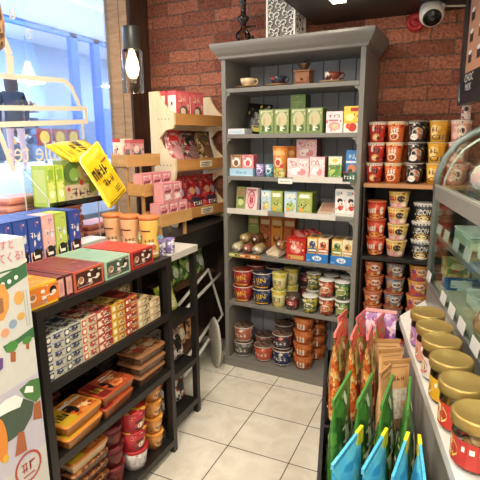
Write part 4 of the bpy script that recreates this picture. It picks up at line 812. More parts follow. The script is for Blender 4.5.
# ================================================================== BLACK SNACK STAND against the counter
st = thing('snack_stand', SN, 'low black stand of standing snack bags against the counter', 'stand')
bk2 = K('#141315', .4)
for x in (-.028, .262):
    b = MB(); b.box(x, x+.012, .6, 2.0, 0, .66, bk2); b.obj('side_panel', st)
for z, s0, s1 in ((.6, 1.413, 1.99), (.52, .6, 1.397)):
    b = MB(); b.box(-.0155, .2615, s0, s1, z-.018, z, bk2); b.obj('tray', st)
b = MB(); b.box(-.0155, .2615, 1.398, 1.412, .4, .665, bk2); b.obj('divider', st)
b = MB(); b.box(-.0155, .2615, 1.991, 2.0, .1, .66, bk2); b.obj('end_panel', st)
b = MB()
fn = lambda u, v, e: (-.0155+u*.277, 1.398-e, .4+v*.265)
b.decals(fn, .277, .265, [('t', 'すな', .12, .78, .1, K('#6a4f80'))] if 0 else [('r', .04, .72, .1, .76, K('#6f5488')), ('r', .06, .78, .08, .86, K('#6f5488')), ('r', .1, .74, .13, .84, K('#6f5488')), ('r', .2, .74, .23, .8, K('#6f5488'))])
b.obj('purple_print', st)
ob = P(('#c08a42', '#d0b878', '#a8481f', '#c9742c', '#8f2f18'), 75, .3)
def obag(): return pouch('snack_bag', .19, .32, .052, ob, [('e', .5, .3, .3, .17, K('#a8281c')), ('e', .4, .36, .16, .09, K('#c2452a')), ('r', .15, .55, .85, .8, K('#c9c07a')), ('t', 'せんべい', .5, .68, .12, K('#3a4a2a'), .5), ('r', .0, .88, 1, 1, K('#d9604a')), ('e', .6, .12, .2, .06, K('#d9b47a'))],
    [('e', .5, .28, .3, .16, K('#a8281c')), ('r', .15, .55, .85, .8, K('#cfc78a')), ('r', .2, .4, .8, .48, K('#d8d0c0'))], seal=K('#d9746a', .3))
for k, (n, s, yw_, ln) in enumerate(((.02, 1.58, 83, 0), (.078, 1.57, 82, 0), (.134, 1.58, 81, 0))):
    place('obag', obag, SN @ T(n, s, .608) @ RX(-9) @ RZ(yw_), 'tall golden snack bag with red crackers, ' + ['at the outer edge of the stand', 'second from the outer edge', 'third, beside the brown paper bags'][k], 'bag', 'golden snack bags')
rb_ = P(('#b8322c', '#d0604c', '#8aa04a', '#d9c8a8', '#c9453a'), 45, .3)
def rbag(): return pouch('snack_bag', .15, .28, .06, rb_, [('r', .1, .7, .9, .9, K('#cf5a50')), ('e', .5, .4, .3, .2, K('#8f9a4a')), ('e', .6, .3, .2, .14, K('#b8302a'))], seal=K('#c9605a', .3))
for k, (n, s, yw_) in enumerate(((.04, 1.85, 76), (.115, 1.86, 74), (.19, 1.84, 72))):
    place('rbag', rbag, SN @ T(n, s, .608) @ RX(-6) @ RZ(yw_), 'red and green snack bag behind the golden bags, ' + ['at the outer side', 'furthest back', 'next to the counter'][k], 'bag', 'red and green snack bags')
o = pouch('snack_bag', .13, .27, .05, P(('#a878b0', '#c9a0c4', '#e0c8d8', '#8a4a86'), 40, .3), [('e', .5, .4, .3, .2, K('#6a3a72'))], seal=K('#e3a8a4')); o.matrix_basis = SN @ T(.205, 1.96, .606) @ RX(-5) @ RZ(-12); tag(o, 'purple snack bag at the far corner of the stand beside the counter', 'bag')
kr = WOOD('#b98d58', '#c79c68', (6, 6, 6), .6)
def kbag(): return pouch('paper_bag', .1, .25, .045, kr, [('r', .16, .2, .84, .62, P(('#c9c0ae', '#b8ac96', '#d9d2c4'), 90, .15)), ('t', 'くるみ', .5, .76, .07, K('#5a3a20'), .5), ('r', .1, .9, .9, .905, K('#6a4a2a'))], [('r', .2, .2, .8, .7, K('#a98552'))], seal=K('#b08550'))
for k, (n, s, yw_, rx) in enumerate(((.205, 1.68, 12, -8), (.178, 1.45, 66, -6), (.212, 1.6, 30, -8), (.222, 1.52, 26, -6))):
    place('kbag', kbag, SN @ T(n, s, .608) @ RX(rx) @ RZ(yw_), 'brown paper snack bag with a clear window, ' + ['furthest back of four', 'turned towards the golden bags', 'leaning by the white counter edge', 'foremost of the four'][k], 'bag', 'brown paper snack bags')
gr = P(('#2f6029', '#3d7431', '#285526', '#4c8438'), 34, .3)
def gbag(): return pouch('snack_bag', .19, .37, .06, gr, [('t', 'やさい', .5, .62, .2, K('#e6ead6'), .6), ('r', .12, .5, .88, .53, K('#d8e0c0')), ('e', .5, .34, .3, .12, K('#a8b85a')), ('r', 0, .04, 1, .2, K('#b3322a'))], [('t', 'やさい', .5, .66, .13, K('#e6ead6'), .5), ('e', .5, .36, .32, .14, K('#b5c46a')), ('r', 0, .04, 1, .22, K('#b3322a')), ('r', .2, .08, .5, .16, K('#e6d9c0'))], seal=K('#437c32', .3))
for k, (n, s, yw_) in enumerate(((.035, 1.27, 74), (.1, 1.27, 74), (.162, 1.27, 75), (.22, 1.265, 80))):
    place('gbag', gbag, SN @ T(n, s, .526) @ RZ(yw_), 'tall green snack bag in front tray, ' + ['at the outer edge', 'second from the outer edge', 'third from the outer edge', 'against the counter'][k], 'bag', 'green snack bags')
bb_ = P(('#3f9cc4', '#4fadd0', '#3590b8', '#5fb8cc'), 22, .3)
def bbag(): return pouch('snack_bag', .19, .31, .06, bb_, [('p', [(.4, .1), (.55, .1), (.6, .7), (.5, .75)], K('#6fc4b4')), ('t', 'しお', .3, .35, .2, K('#e8f0ee'), .4), ('e', .7, .3, .15, .2, K('#e8e2d0'))], [('p', [(.4, .1), (.55, .1), (.6, .7), (.5, .75)], K('#6fc4b4')), ('t', 'しお', .4, .35, .2, K('#e8f0ee'), .4)], seal=P(('#3f9cc4', '#4fadd0'), 22, .3))
def bbag2():
    o = bbag(); q = MB(); q.box(.055, .096, -.0045, .0045, .265, .3125, K('#e0cc2e', .3)); q.obj('yellow_corner', o); return o
for k, (n, s, yw_) in enumerate(((.05, 1.08, 66), (.118, 1.08, 68), (.178, 1.07, 72), (.226, 1.06, 85))):
    place('bbag', bbag2, SN @ T(n, s, .526) @ RZ(yw_), 'blue snack bag with yellow seal, ' + ['outermost in the front tray', 'second from the outer edge', 'third from the outer edge', 'squeezed against the counter'][k], 'bag', 'blue snack bags')

# ================================================================== LEFT RACK (faces right): local x runs away from the viewer, local y towards the window
FL = T(-1.215, 1.02, 0) @ RZ(90)
def L(x, y, z): return FL @ T(x, y, z)
rackc = K('#1f1c1b', .4)
def rack(name, F, w, d, tops, label, top_mat=None, back=True):
    r = thing(name, F, label, 'shelf rack')
    for x in (0, w-.032):
        for y in (0, d-.032):
            b = MB(); b.box(x, x+.032, y, y+.032, 0, tops[0]-.036, rackc); b.obj('post', r)
    for i, z in enumerate(tops):
        b = MB()
        if i == 0: b.box(-.004, w+.004, -.006, d, z-.035, z, top_mat or rackc)
        else: b.box(.033, w-.033, .0, d-.034, z-.034, z, rackc)
        b.obj('top_board' if i == 0 else 'shelf_board', r)
    if back: b = MB(); b.box(.033, w-.033, d-.03, d-.022, .05, tops[0]-.04, '#171514'); b.obj('back_panel', r)
    return r
rack('shelf_rack', FL, .8, .42, (1.055, .775, .475, .075), 'long black shelf rack of packaged foods below the window')
ad = [('r', .06, .1, .94, .9, K('#3a201c')), ('e', .22, .5, .1, .18, K('#e0d0b8')), ('e', .22, .54, .08, .12, K('#a8704a')), ('e', .5, .66, .055, .09, K('#efe8dc')), ('e', .52, .36, .065, .1, K('#e6dccb')), ('e', .78, .58, .1, .2, K('#241616')), ('e', .8, .5, .065, .1, K('#e2d3bf')), ('r', .1, .17, .6, .21, K('#b59a8a'))]
def flat(c, tp, pan, fr): 
    rg = random.Random(len(c)+int(c[1:3], 16)); ink = K(fr)
    top = [('r', .03, .02, .97, .98, K(tp, .4))] + [('r', .08+.04*rg.random(), .06+.09*i, .3+.6*rg.random(), .075+.09*i, ink) for i in range(10)]
    front = [('r', .06, .1, .94, .9, K(pan))] + ad[1:]
    return lambda: carton('mochi_box', .155, .265, .078, K(c, .35), front=front, top=top, left=[('r', .03, .1, .97, .9, K(tp))])
for key, x, a, lb in (('y', .048, ('#eab52e', '#e58a2c', '#e07c2a', '#eebd4a'), 'flat yellow and orange box at the near end of the rack top'), ('b', .268, ('#c95f45', '#7a3a34', '#4a241e', '#a5605a'), 'flat coral and brown mochi box with a dark picture panel'),
        ('g', .436, ('#a9c4a8', '#8fae96', '#46564a', '#7f9f86'), 'flat pale green mochi box between the brown and red ones'), ('r', .603, ('#c23a30', '#cf4a3a', '#5a1f1c', '#b0352c'), 'flat red mochi box beside the tumblers')):
    place('flat' + key, flat(*a), L(x, .012, 1.056), lb, 'box', 'flat mochi boxes on the rack top')
for k, x in enumerate((.128, .166)):
    place('slab', lambda: carton('snack_box', .034, .265, .08, K('#5a2a28', .35), front=[('r', .12, .1, .88, .9, K('#d6a198')), ('r', .3, .3, .7, .7, K('#c58a84'))], top=[('r', .05, .02, .95, .98, K('#7a3a34'))]), L(x, .012, 1.056), 'narrow dark red box standing on edge, ' + ['next to the yellow box', 'next to the coral and brown box'][k], 'box', 'narrow dark red boxes')
# tumblers
def tumb(c): 
    def f():
        b = MB(); b.lathe([(0, 0), (.038, 0), (.041, .004), (.043, .05), (.037, .085), (.037, .105), (.043, .135), (.046, .175), (.047, .182)], K(c, .25), 24)
        fn = lambda u, v, e: ((.0405+.003*abs(v-.45)*2+e+.0018)*math.sin((u-.5)*3), -(.0405+.003*abs(v-.45)*2+e+.0018)*math.cos((u-.5)*3), .012+v*.15); fn.curved = 1
        b.decals(fn, .13, .15, [('r', .1, .78, .5, .82, K('#4a2a1c')), ('e', .5, .3, .22, .16, K('#f0e0c4')), ('t', 'ティー', .45, .5, .12, K('#5a3420'), .4), ('e', .62, .28, .1, .1, K('#b56a3a')), ('r', .2, .04, .8, .12, K('#efe2c8'))])
        o = root('drink_bottle'); b.obj('body', o); l = MB(); l.lathe([(.047, .1825), (.05, .184), (.05, .197), (.047, .2), (0, .2)], K('#c07038', .35), 24); l.obj('lid', o, label='orange brown lid'); return o
    return f
for k, (X_, Y_, c) in enumerate(((-1.295, 1.775, '#e8bd62'), (-1.4, 1.765, '#e3b888'), (-1.504, 1.765, '#e3b888'))):
    place('tum%d' % k, tumb(c), T(X_, Y_, 1.056) @ RZ(40), ['yellow waisted drink bottle with orange lid on the rack corner', 'tan waisted drink bottle with orange lid, middle of three', 'tan waisted drink bottle with orange lid, closest to the window'][k], 'bottle', 'waisted drink bottles')
# second level: little boxes stacked in columns
def nmx(c): return 'x'*(int(c[1:3], 16))
def small(c, c2, c3): return lambda: carton('snack_box', .083, .16, .0325, K(c, .4), front=clut(len(nmx(c)), 16, [c2, c3, '#efe6d2', '#2a2628', c], s=.1) + [('r', .03, .12, .3, .88, K(c2)), ('e', .18, .5, .1, .26, K('#f0e6cc')), ('e', .64, .55, .2, .3, P((c3, c2, '#2a2a2e', c), 90)), ('r', .5, .08, .97, .22, K('#c9bda4')), ('r', .46, .8, .97, .94, K(c3))], top=[('r', .05, .05, .95, .95, P((c, c2, '#3a2a24'), 60))])
cols = [(.078, 5, 'bl', '#c9c6b4', '#2f3a66', '#54608f', 'blue and white', 'nearest column'), (.163, 5, 'bl2', '#b9b8a8', '#39456a', '#2a2f48', 'dark blue and white', 'second column'), (.248, 5, 'rd', '#d9c8a8', '#c9443a', '#b5332f', 'red and cream', 'third column'), (.333, 5, 'rd2', '#b8453a', '#e0b8a0', '#8f2a28', 'red and dark', 'fourth column'),
        (.42, 5, 'ye', '#d9a838', '#e9cf84', '#c2542e', 'yellow', 'fifth column'), (.505, 5, 'yr', '#c2553a', '#a82a2e', '#e0b04a', 'red and yellow', 'sixth column'), (.592, 4, 'be', '#d6bb88', '#e6d6b0', '#7a4a2c', 'beige', 'seventh column'), (.678, 3, 'be', '#d6bb88', '#e6d6b0', '#7a4a2c', 'beige', 'last column')]
for x, n, key, c, c2, c3, nm, wh in cols:
    stack('col' + key, small(c, c2, c3), FL, x, .014, .776, .0335, n, f'small {nm} snack box', f'{wh.replace(" column", "")} front column', 'box', f'small {nm} snack boxes', jit=.0012)
for k, (x, n, key, c, c2, c3, nm) in enumerate(((.12, 4, 'dk', '#3a2a2c', '#5a2a2c', '#2a2426', 'dark'), (.22, 4, 'dr', '#7a2a2a', '#a8453a', '#4a1f20', 'dark red'), (.32, 4, 'dr', '#7a2a2a', '#a8453a', '#4a1f20', 'dark red'), (.42, 4, 'yr', '#c2553a', '#a82a2e', '#e0b04a', 'red and yellow'), (.52, 4, 'yr', '#c2553a', '#a82a2e', '#e0b04a', 'red and yellow'), (.61, 4, 'be', '#d6bb88', '#e6d6b0', '#7a4a2c', 'beige'), (.7, 4, 'be', '#d6bb88', '#e6d6b0', '#7a4a2c', 'beige'))):
    stack('col' + key, small(c, c2, c3), FL, x, .205, .776, .0335, n, f'small {nm} snack box', f'the rear row, {["first", "second", "third", "fourth", "fifth", "sixth", "seventh"][k]} pile', 'box', f'small {nm} snack boxes', jit=.0012)
# third level: noodle trays
def ntray(c, lid, art):
    def f():
        w, d, h = .2, .14, .05; b = MB()
        b.add([(-w/2*.84, d*.08, 0), (w/2*.84, d*.08, 0), (w/2*.84, d*.92, 0), (-w/2*.84, d*.92, 0), (-w/2, 0, h*.8), (w/2, 0, h*.8), (w/2, d, h*.8), (-w/2, d, h*.8)], [(0, 3, 2, 1), (0, 1, 5, 4), (1, 2, 6, 5), (2, 3, 7, 6), (3, 0, 4, 7), (4, 5, 6, 7)], c)
        o = root('noodle_tray'); b.obj('tray', o); l = MB(); l.rbox(-w/2-.004, w/2+.004, -.004, d+.004, h*.8+.0003, h, .018, lid)
        l.decals(lambda u, v, e: (-w/2+.004+u*(w-.008), .004+v*(d-.008), h+e), w-.008, d-.008, art); l.obj('film_lid', o, label='printed film lid'); return o
    return f
oart = [('r', .0, .0, .36, 1, K('#c9a326')), ('t', '焼きそば', .18, .5, .34, K('#2a1c14'), .3), ('e', .68, .42, .27, .34, P(('#d97a2e', '#e8a05a', '#c2561e'), 110)), ('e', .5, .5, .12, .3, K('#1f1a18')), ('r', .38, .75, .98, .86, K('#e8e2d4')), ('e', .8, .3, .1, .14, K('#efc890'))] + clut(1, 26, ['#d97a2e', '#e8a05a', '#c2561e', '#efd0a0', '#8a3a1a'], .36, .05, .98, .95, .07)
rart = [('r', .0, .0, .3, 1, K('#7a1f1c')), ('t', 'そば', .15, .5, .4, K('#c9b02e'), .2), ('e', .62, .42, .3, .36, P(('#d9662e', '#e89a5a', '#a83a1e'), 110)), ('r', .45, .8, .98, .88, K('#ece6da')), ('r', .45, .66, .8, .72, K('#ece6da')), ('e', .42, .4, .08, .3, K('#221c1a'))] + clut(2, 26, ['#d9662e', '#e89a5a', '#a83a1e', '#efc890', '#6a1f1a'], .3, .05, .98, .95, .07)
mart = [('e', .55, .5, .4, .42, P(('#b8784a', '#d9b08a', '#8a4a30'), 100)), ('e', .3, .42, .14, .2, K('#c23a2e')), ('e', .36, .7, .1, .1, K('#efe2cc')), ('r', .62, .78, .95, .9, K('#e0c46a')), ('e', .7, .4, .12, .16, K('#e0c8a0'))] + clut(3, 34, ['#b8784a', '#d9b08a', '#8a4a30', '#efe0c8', '#6a3a24', '#c24a30'], .03, .05, .97, .95, .08)
OT = lambda: ntray(FILM('#a86a30', .85), K('#d98a36', .3), oart)(); RT = lambda: ntray(FILM('#9a5a38', .85), K('#b5502c', .3), rart)(); MT = lambda: ntray(FILM('#6a4c3a', .85), K('#a06f4a', .3), mart)(); BT = lambda: ntray(FILM('#4f2f1e', .9), P(('#8a5230', '#5f3420', '#a87040', '#3f2418'), 60), clut(9, 30, ['#8a5230', '#c28a50', '#4a2a1a', '#a86a38']))()
stack('ot', OT, FL, .175, .0, .476, .0532, 2, 'orange noodle tray', 'the nearest pile of the third level', 'noodle tray', 'orange noodle trays', yaw=4)
stack('bt', BT, FL, .15, .2, .476, .0532, 3, 'brown noodle tray', 'the pile behind the orange trays', 'noodle tray', 'brown noodle trays')
stack('rt', RT, FL, .39, .01, .476, .0532, 2, 'red and orange noodle tray', 'the second pile, third level', 'noodle tray', 'red noodle trays', yaw=3)
stack('mt', MT, FL, .652, .02, .476, .0532, 3, 'see-through tray of mixed food', 'the far front pile, third level', 'noodle tray', 'see-through food trays', yaw=-1)
stack('dt', lambda: ntray(FILM('#5a4a44', .9), P(('#4a342c', '#2e221e', '#6a4a3a'), 50), [('e', .5, .5, .3, .3, K('#7a5a44'))])(), FL, .6, .22, .476, .0532, 2, 'dark food tray', 'the rear pile, third level', 'noodle tray', 'dark food trays')
# bottom level: cups and trays
def rcup(side, lidp): return lambda: cup('noodle_cup', .066, .052, .104, K(side, .35), P(lidp, 45), [('r', 0, .8, 1, .97, K('#c23a3c')), ('e', .4, .35, .2, .28, K('#5a1f22')), ('e', .62, .4, .12, .16, K('#e0b06a')), ('e', .44, .32, .1, .14, K('#e9dcc8')), ('r', .75, .2, .9, .6, K('#d9a0a0'))], 2.8, rim=K('#b8282c'))
place('rc0', lambda: cup('noodle_cup', .066, .052, .104, K('#d8d4d2', .35), K('#b8282c'), [('r', .1, .2, .55, .8, K('#c9c5c4')), ('r', .16, .3, .5, .34, K('#8a8684')), ('r', .16, .42, .5, .46, K('#8a8684')), ('r', .16, .54, .5, .58, K('#8a8684')), ('r', .75, 0, .95, 1, K('#cf7a80')), ('r', 0, .86, 1, .98, K('#b8282c'))], 2.8, rim=K('#b8282c')), L(.54, .075, .076), 'red lidded cup turned to its white back, lowest of the front red stack', 'cup noodles', 'red cup noodles')
place('rcup', rcup('#b23038', ('#c9302c', '#d9a23a', '#8f2024')), L(.528, .07, .183), 'red noodle cup in the middle of the front red stack', 'cup noodles', 'red cup noodles'); place('rcup', rcup('', ()), L(.52, .062, .29), 'red noodle cup with bright lid on top of the front red stack', 'cup noodles', 'red cup noodles')
stack('dcup', lambda: cup('noodle_cup', .064, .05, .098, K('#5a1a1e', .3), P(('#7a2426', '#4a1518', '#8f3a34'), 45), [('e', .5, .4, .2, .24, K('#7a3a2c')), ('r', 0, .82, 1, .96, K('#7a2428'))], 2.8, rim=K('#6a1f22')), FL, .4, .1, .076, .1, 3, 'dark red noodle cup', 'the stack behind the front red cups', 'cup noodles', 'dark red cup noodles')
stack('ocup', lambda: cup('noodle_cup', .05, .038, .084, K('#c9884a', .35), P(('#d98a2e', '#e0a84a', '#c26a24'), 45), [('r', 0, .78, 1, .97, K('#e0902e')), ('e', .45, .4, .24, .24, K('#d9b88a')), ('e', .5, .36, .14, .14, K('#7a4a2a')), ('r', .7, .2, .9, .6, K('#e6d6ba'))], 2.8, rim=K('#d98a30')), FL, .695, .075, .076, .0868, 4, 'orange noodle cup', 'the stack at the far post', 'cup noodles', 'orange cup noodles')
stack('bt', BT, FL, .205, .02, .076, .0532, 5, 'brown noodle tray', 'the bottom level pile', 'noodle tray', 'brown noodle trays')
place('mt2', lambda: ntray(K('#c9b08a', .3), K('#a9622e', .3), oart)(), L(.205, .015, .3425), 'yellow and orange printed tray on top of the bottom brown trays', 'noodle tray')
# narrow rack behind it
FL2 = T(-1.285, 1.862, 0) @ RZ(90)
def L2(x, y, z): return FL2 @ T(x, y, z)
rack('shelf_rack', FL2, .33, .2, (1.03, .66, .36, .1), 'narrow black shelf rack with a pale top board behind the long one', K('#c9c4ba', .35), back=False)
for k, (x, y, c, c2) in enumerate(((.042, .04, '#9a86b8', '#6f5a95'), (.108, .03, '#a493bd', '#7a68a0'), (.115, .105, '#6fb5c6', '#3f8fa8'), (.055, .12, '#7fbccb', '#3f8fa8'))):
    place('tub%s' % c, lambda: cup('drink_can', .027, .024, .075, P((c, c2, '#efeaf2', c), 50), K(c2), [('e', .5, .5, .3, .25, K('#eef0f2')), ('e', .5, .45, .14, .14, K(c2))]), L2(x, y, 1.031), ['lilac tub at the near corner of the pale topped rack', 'lilac tub at the front edge of the pale topped rack', 'turquoise tub on the pale topped rack, farther', 'turquoise tub on the pale topped rack, by the window'][k], 'tub', 'small tubs on the narrow rack')
o = pouch('snack_bag', .17, .16, .07, P(('#b8c43a', '#d6d96a', '#9aa82c', '#e3dfa0'), 35, .3), [('e', .5, .4, .3, .25, K('#e6e0b0')), ('r', .1, .7, .9, .85, K('#8f9e2a'))]); o.matrix_basis = L2(.17, .1, .67) @ RX(-10); tag(o, 'yellow green snack bag on the narrow black rack', 'bag')
for k, x in enumerate((.1, .235)):
    place('pbag', lambda: pouch('snack_bag', .13, .2, .06, P(('#c9bdb4', '#3a302e', '#e3dad2', '#8a6a5e', '#b58a84'), 40, .3), [('e', .5, .5, .3, .22, K('#2a2422')), ('r', .2, .15, .8, .25, K('#e9e2d8'))]), L2(x, .1, .367) @ RX(-6), 'black and pink snack bag on the narrow rack, ' + ['nearer', 'farther'][k], 'bag', 'black and pink bags on the narrow rack')
    place('wbag', lambda: pouch('snack_bag', .13, .22, .07, P(('#ded8d0', '#efeae2', '#2f2a2a', '#b5453c'), 38, .3), [('e', .45, .62, .12, .08, K('#b8382e')), ('e', .5, .4, .25, .16, K('#332c2c'))]), L2(x, .1, .107) @ RX(-6), 'white and black snack bag low on the narrow rack, ' + ['nearer', 'farther'][k], 'bag', 'white bags low on the narrow rack')

# ================================================================== WINDOW LEDGE and its goods
ld = thing('window_ledge', T(0, 0, 0), 'long black ledge under the window carrying boxes and wooden displays', 'ledge')
lb_ = K('#191716', .45)
b = MB(); b.box(-2.39, -1.645, -.5, 1.85, .985, 1.03, lb_); b.box(-2.39, -1.5, 1.85, 3.16, .985, 1.03, lb_); b.obj('ledge_board', ld)
b = MB(); b.box(-1.53, -1.502, 2.22, 3.16, .9, .984, lb_); b.obj('ledge_apron', ld)
FB = T(-1.505, 0, 1.056) @ RZ(90)
def stick(c, c2, sky):
    def f():
        return carton('biscuit_stick_box', .064, .085, .25, K(c, .35), front=[('r', .05, .45, .95, .97, K(sky)), ('r', .05, .02, .95, .44, K(c2)), ('e', .52, .36, .42, .13, K('#171313')), ('r', .3, .33, .74, .38, K('#eee8dc')), ('t', 'いちご', .5, .72, .09, K('#f2eef0'), .8), ('e', .4, .12, .26, .06, K('#8a5a9a')), ('e', .74, .66, .12, .05, K('#cfdce8'))],
            left=[('r', .1, .05, .9, .95, K(sky)), ('r', .25, .78, .75, .92, K('#cfc4c0')), ('r', .3, .1, .7, .7, P((sky, c, sky), 40))], top=[('r', .1, .1, .9, .9, K(sky))])
    return f
SB = {'blue': ('#2c4690', '#e6c4a8', '#2f4fa0'), 'pink': ('#d9a8a8', '#c98aa8', '#dfb4ae'), 'lime': ('#a3b83c', '#c4cf4a', '#b5c85a'), 'navy': ('#24408c', '#d98a96', '#28489a')}
bsl = [('blue', 1.235, 0, 'blue biscuit stick box left of the pink one'), ('pink', 1.372, 0, 'pink biscuit stick box with dark round face print'), ('lime', 1.439, 0, 'lime green biscuit stick box beside the pink one'), ('navy', 1.518, 0, 'dark blue biscuit stick box at the far end of the row'),
       ('blue', 1.168, 0, 'blue biscuit stick box at the near end of the front row'), ('blue', 1.303, 0, 'blue biscuit stick box squeezed beside the pink one')]
for r_ in range(1, 3):
    for q in range(6): bsl.append(('blue', 1.17+q*.068, r_, f'blue biscuit stick box in the {["second", "third"][r_-1]} row, {["first", "second", "third", "fourth", "fifth", "sixth"][q]} from the near end'))
for nm, y, r_, lb in bsl: place('stick' + nm, stick(*SB[nm]), FB @ T(y, .002+(r_*.089 if r_ < 2 else .235), -.0245*(r_ > 1)), lb, 'box', 'biscuit stick boxes by the window')
def fpk(c, c2): 
    def f():
        b = MB(); b.rbox(-.13, .13, -.09, .09, 0, .036, .02, P((c, c, c2), 14, .35)); o = b.obj('flat_packet'); q = MB(); q.box(-.133, -.1301, -.08, .08, .015, .02, K(c2)); q.obj('seal', o); return o
    return f
for px_, Y_, n, nm in ((-2.05, 1.68, 8, 'near'), (-2.08, 1.955, 7, 'middle'), (-2.05, 2.235, 2, 'far')):
    for i in range(n): place('fpk' + str(i % 2), fpk(*(('#e08a72', '#d0705e') if i % 2 else ('#e6a08a', '#d98270'))), T(px_+random.uniform(-.015, .015), Y_+random.uniform(-.003, .003), 1.031+i*.0375) @ RZ(random.uniform(86, 94)), f'salmon pink flat packet, {tier(i, n)} in the {nm} pile by the window', 'packet', 'salmon pink flat packets')
o = carton('white_carton', .26, .12, .05, K('#e6dfd0', .4)); o.matrix_basis = T(-1.72, 1.84, 1.031) @ RZ(90) @ T(0, 0, .0); tag(o, 'long white open carton on the ledge behind the red mochi box', 'carton')
for k in range(3):
    place('mini', lambda: carton('small_box', .07, .06, .085, P(('#d98a9a', '#e6b8bc', '#8a5a8a', '#efd9d4'), 45), front=[('r', .15, .2, .85, .7, K('#7a3a5a')), ('e', .5, .45, .2, .2, K('#e6c9c4'))]), T(-1.66, 2.01, 1.031) @ RZ(84) @ T(k*.075, 0, 0), 'small pink and purple box on the ledge, ' + ['nearest', 'middle', 'farthest'][k], 'box', 'small pink and purple boxes')
# clear holder with lime boxes, kiwi box and yellow bags
FH = T(-1.76, 0, 0) @ RZ(90)
hd = thing('acrylic_holder', FH, 'clear acrylic riser holding lime boxes and yellow bags by the window', 'holder')
ac = GLASS('#eef6f4', 1.4)
b = MB(); b.box(1.62, 2.125, 0, .15, 1.28, 1.286, ac); b.obj('floor_sheet', hd)
b = MB(); b.box(1.62, 2.125, -.004, 0, 1.28, 1.31, ac); b.obj('lip', hd)
b = MB(); b.box(1.62, 2.125, .15, .154, 1.28, 1.47, ac); b.obj('back_sheet', hd)
ed = K('#dfe6e2', .3)
for x in (1.616, 2.125):
    b = MB(); b.box(x, x+.004, .1495, .154, 1.031, 1.47, ed); b.box(x, x+.004, -.004, .0, 1.031, 1.33, ed); b.tube([(x+.002, -.002, 1.33), (x+.002, .152, 1.468)], .002, ed, 5); b.obj('end_rod', hd)
for k, x in enumerate((1.665, 1.722)):
    place('lime', lambda: carton('snack_box', .052, .1, .2, K('#b9d24a', .35), front=[('r', .1, .1, .9, .6, K('#dbe67a')), ('r', .2, .66, .8, .9, K('#8fb83a')), ('e', .5, .3, .3, .1, K('#f0f2c4'))], left=[('r', .1, .1, .9, .9, K('#d2e080'))]), FH @ T(x, .02, 1.287), 'lime green box in the clear holder, ' + ['outer', 'beside the kiwi box'][k], 'box', 'lime green boxes in the clear holder')
o = carton('kiwi_box', .25, .06, .22, K('#8f9a5a', .4), front=[('r', .0, .45, 1, 1, K('#7f8f44')), ('e', .28, .7, .26, .26, K('#51702c')), ('e', .7, .72, .3, .24, K('#a89a5a')), ('e', .32, .66, .14, .16, K('#86a84a')), ('r', .02, .02, .98, .42, K('#cdb89a')), ('t', '抹茶味', .5, .24, .2, K('#5a3a2c'), .6), ('e', .52, .46, .07, .07, K('#b5302c')), ('e', .84, .36, .12, .16, K('#7a9038'))]); o.matrix_basis = FH @ T(1.885, .04, 1.287); tag(o, 'green and tan box with fruit picture in the clear holder', 'box')
yl = P(('#e9c51f', '#f0d02e', '#e3b91a'), 18, .3)
def ybag(): return pouch('snack_bag', .185, .33, .035, yl, [('t', 'まんまん', .4, .62, .2, K('#2a1f18'), .62), ('t', '饼干饼', .5, .4, .13, K('#2a1f18'), .5), ('r', .62, .7, .9, .73, K('#a8452c')), ('r', .55, .14, .9, .155, K('#5a4a1c')), ('r', .55, .18, .9, .195, K('#5a4a1c')), ('r', .55, .22, .8, .235, K('#5a4a1c')), ('r', .1, .06, .9, .075, K('#3a2a1c'))])
place('ybag', ybag, FH @ T(2.09, -.03, 1.275) @ RY(-30) @ RX(-8), 'yellow snack bag with black lettering leaning over the clear holder', 'bag', 'yellow snack bags')
place('ybag', ybag, FH @ T(1.80, .1, 1.54) @ RX(-58) @ RY(82), 'yellow snack bag lying on its side on top of the kiwi box', 'bag', 'yellow snack bags')

# stepped wooden tray stand
FT = T(-1.72, 2.175, 0) @ RZ(86)
lw = WOOD('#b98a50', '#cf9f62', (4, 30, 30)); 
ts = thing('wooden_tray_stand', FT, 'small stepped wooden stand with three trays of pink boxes', 'stand')
trs = ((0, 1.46), (-.115, 1.295), (-.23, 1.128))
for y, z in trs:
    b = MB(); b.box(0, .29, y, y+.115, z, z+.008, lw); b.box(-.006, .296, y-.008, y-.0005, z-.008, z+.062, lw); b.box(-.006, .0, y, y+.115, z-.004, z+.062, lw); b.box(.29, .296, y, y+.115, z-.004, z+.062, lw); b.box(0, .29, y+.1155, y+.121, z, z+.07, lw); b.obj('tray', ts)
for x in (.02, .26):
    b = MB(); b.box(x, x+.012, .122, .134, 1.031, 1.53, lw)
    for y, z in trs[:2]: b.box(x, x+.012, y+.002, y+.121, z-.014, z-.0045, lw); b.box(x, x+.012, y+.02, y+.034, 1.031, z-.0145, lw)
    b.box(x, x+.012, trs[2][0]+.02, trs[2][0]+.04, 1.031, 1.1235, lw); b.obj('leg', ts)
o = carton('snack_box', .1, .06, .145, K('#e9ddd2', .35), front=[('e', .5, .5, .3, .3, K('#d98a8a'))], left=[('r', 0, .86, 1, 1, K('#c23a3c')), ('e', .4, .5, .12, .12, K('#c98a6a')), ('e', .7, .3, .1, .14, K('#d9604f')), ('e', .6, .6, .08, .06, K('#3a2a2a'))], top=[('r', 0, 0, 1, 1, K('#d9a0a4'))]); o.matrix_basis = FT @ T(.06, .05, 1.469); tag(o, 'white and red box in the top wooden tray', 'box')
o = carton('snack_box', .12, .04, .14, K('#cf9a98', .35), front=[('e', .5, .4, .3, .3, K('#5a5f66')), ('e', .45, .6, .2, .16, K('#e3c9b8')), ('r', 0, .85, 1, 1, K('#c25a60'))], left=[('r', .1, .1, .9, .6, K('#6a6a70')), ('r', 0, .85, 1, 1, K('#c25a60'))]); o.matrix_basis = FT @ T(.1, .004, 1.469); tag(o, 'pink picture box at front of the top wooden tray', 'box')
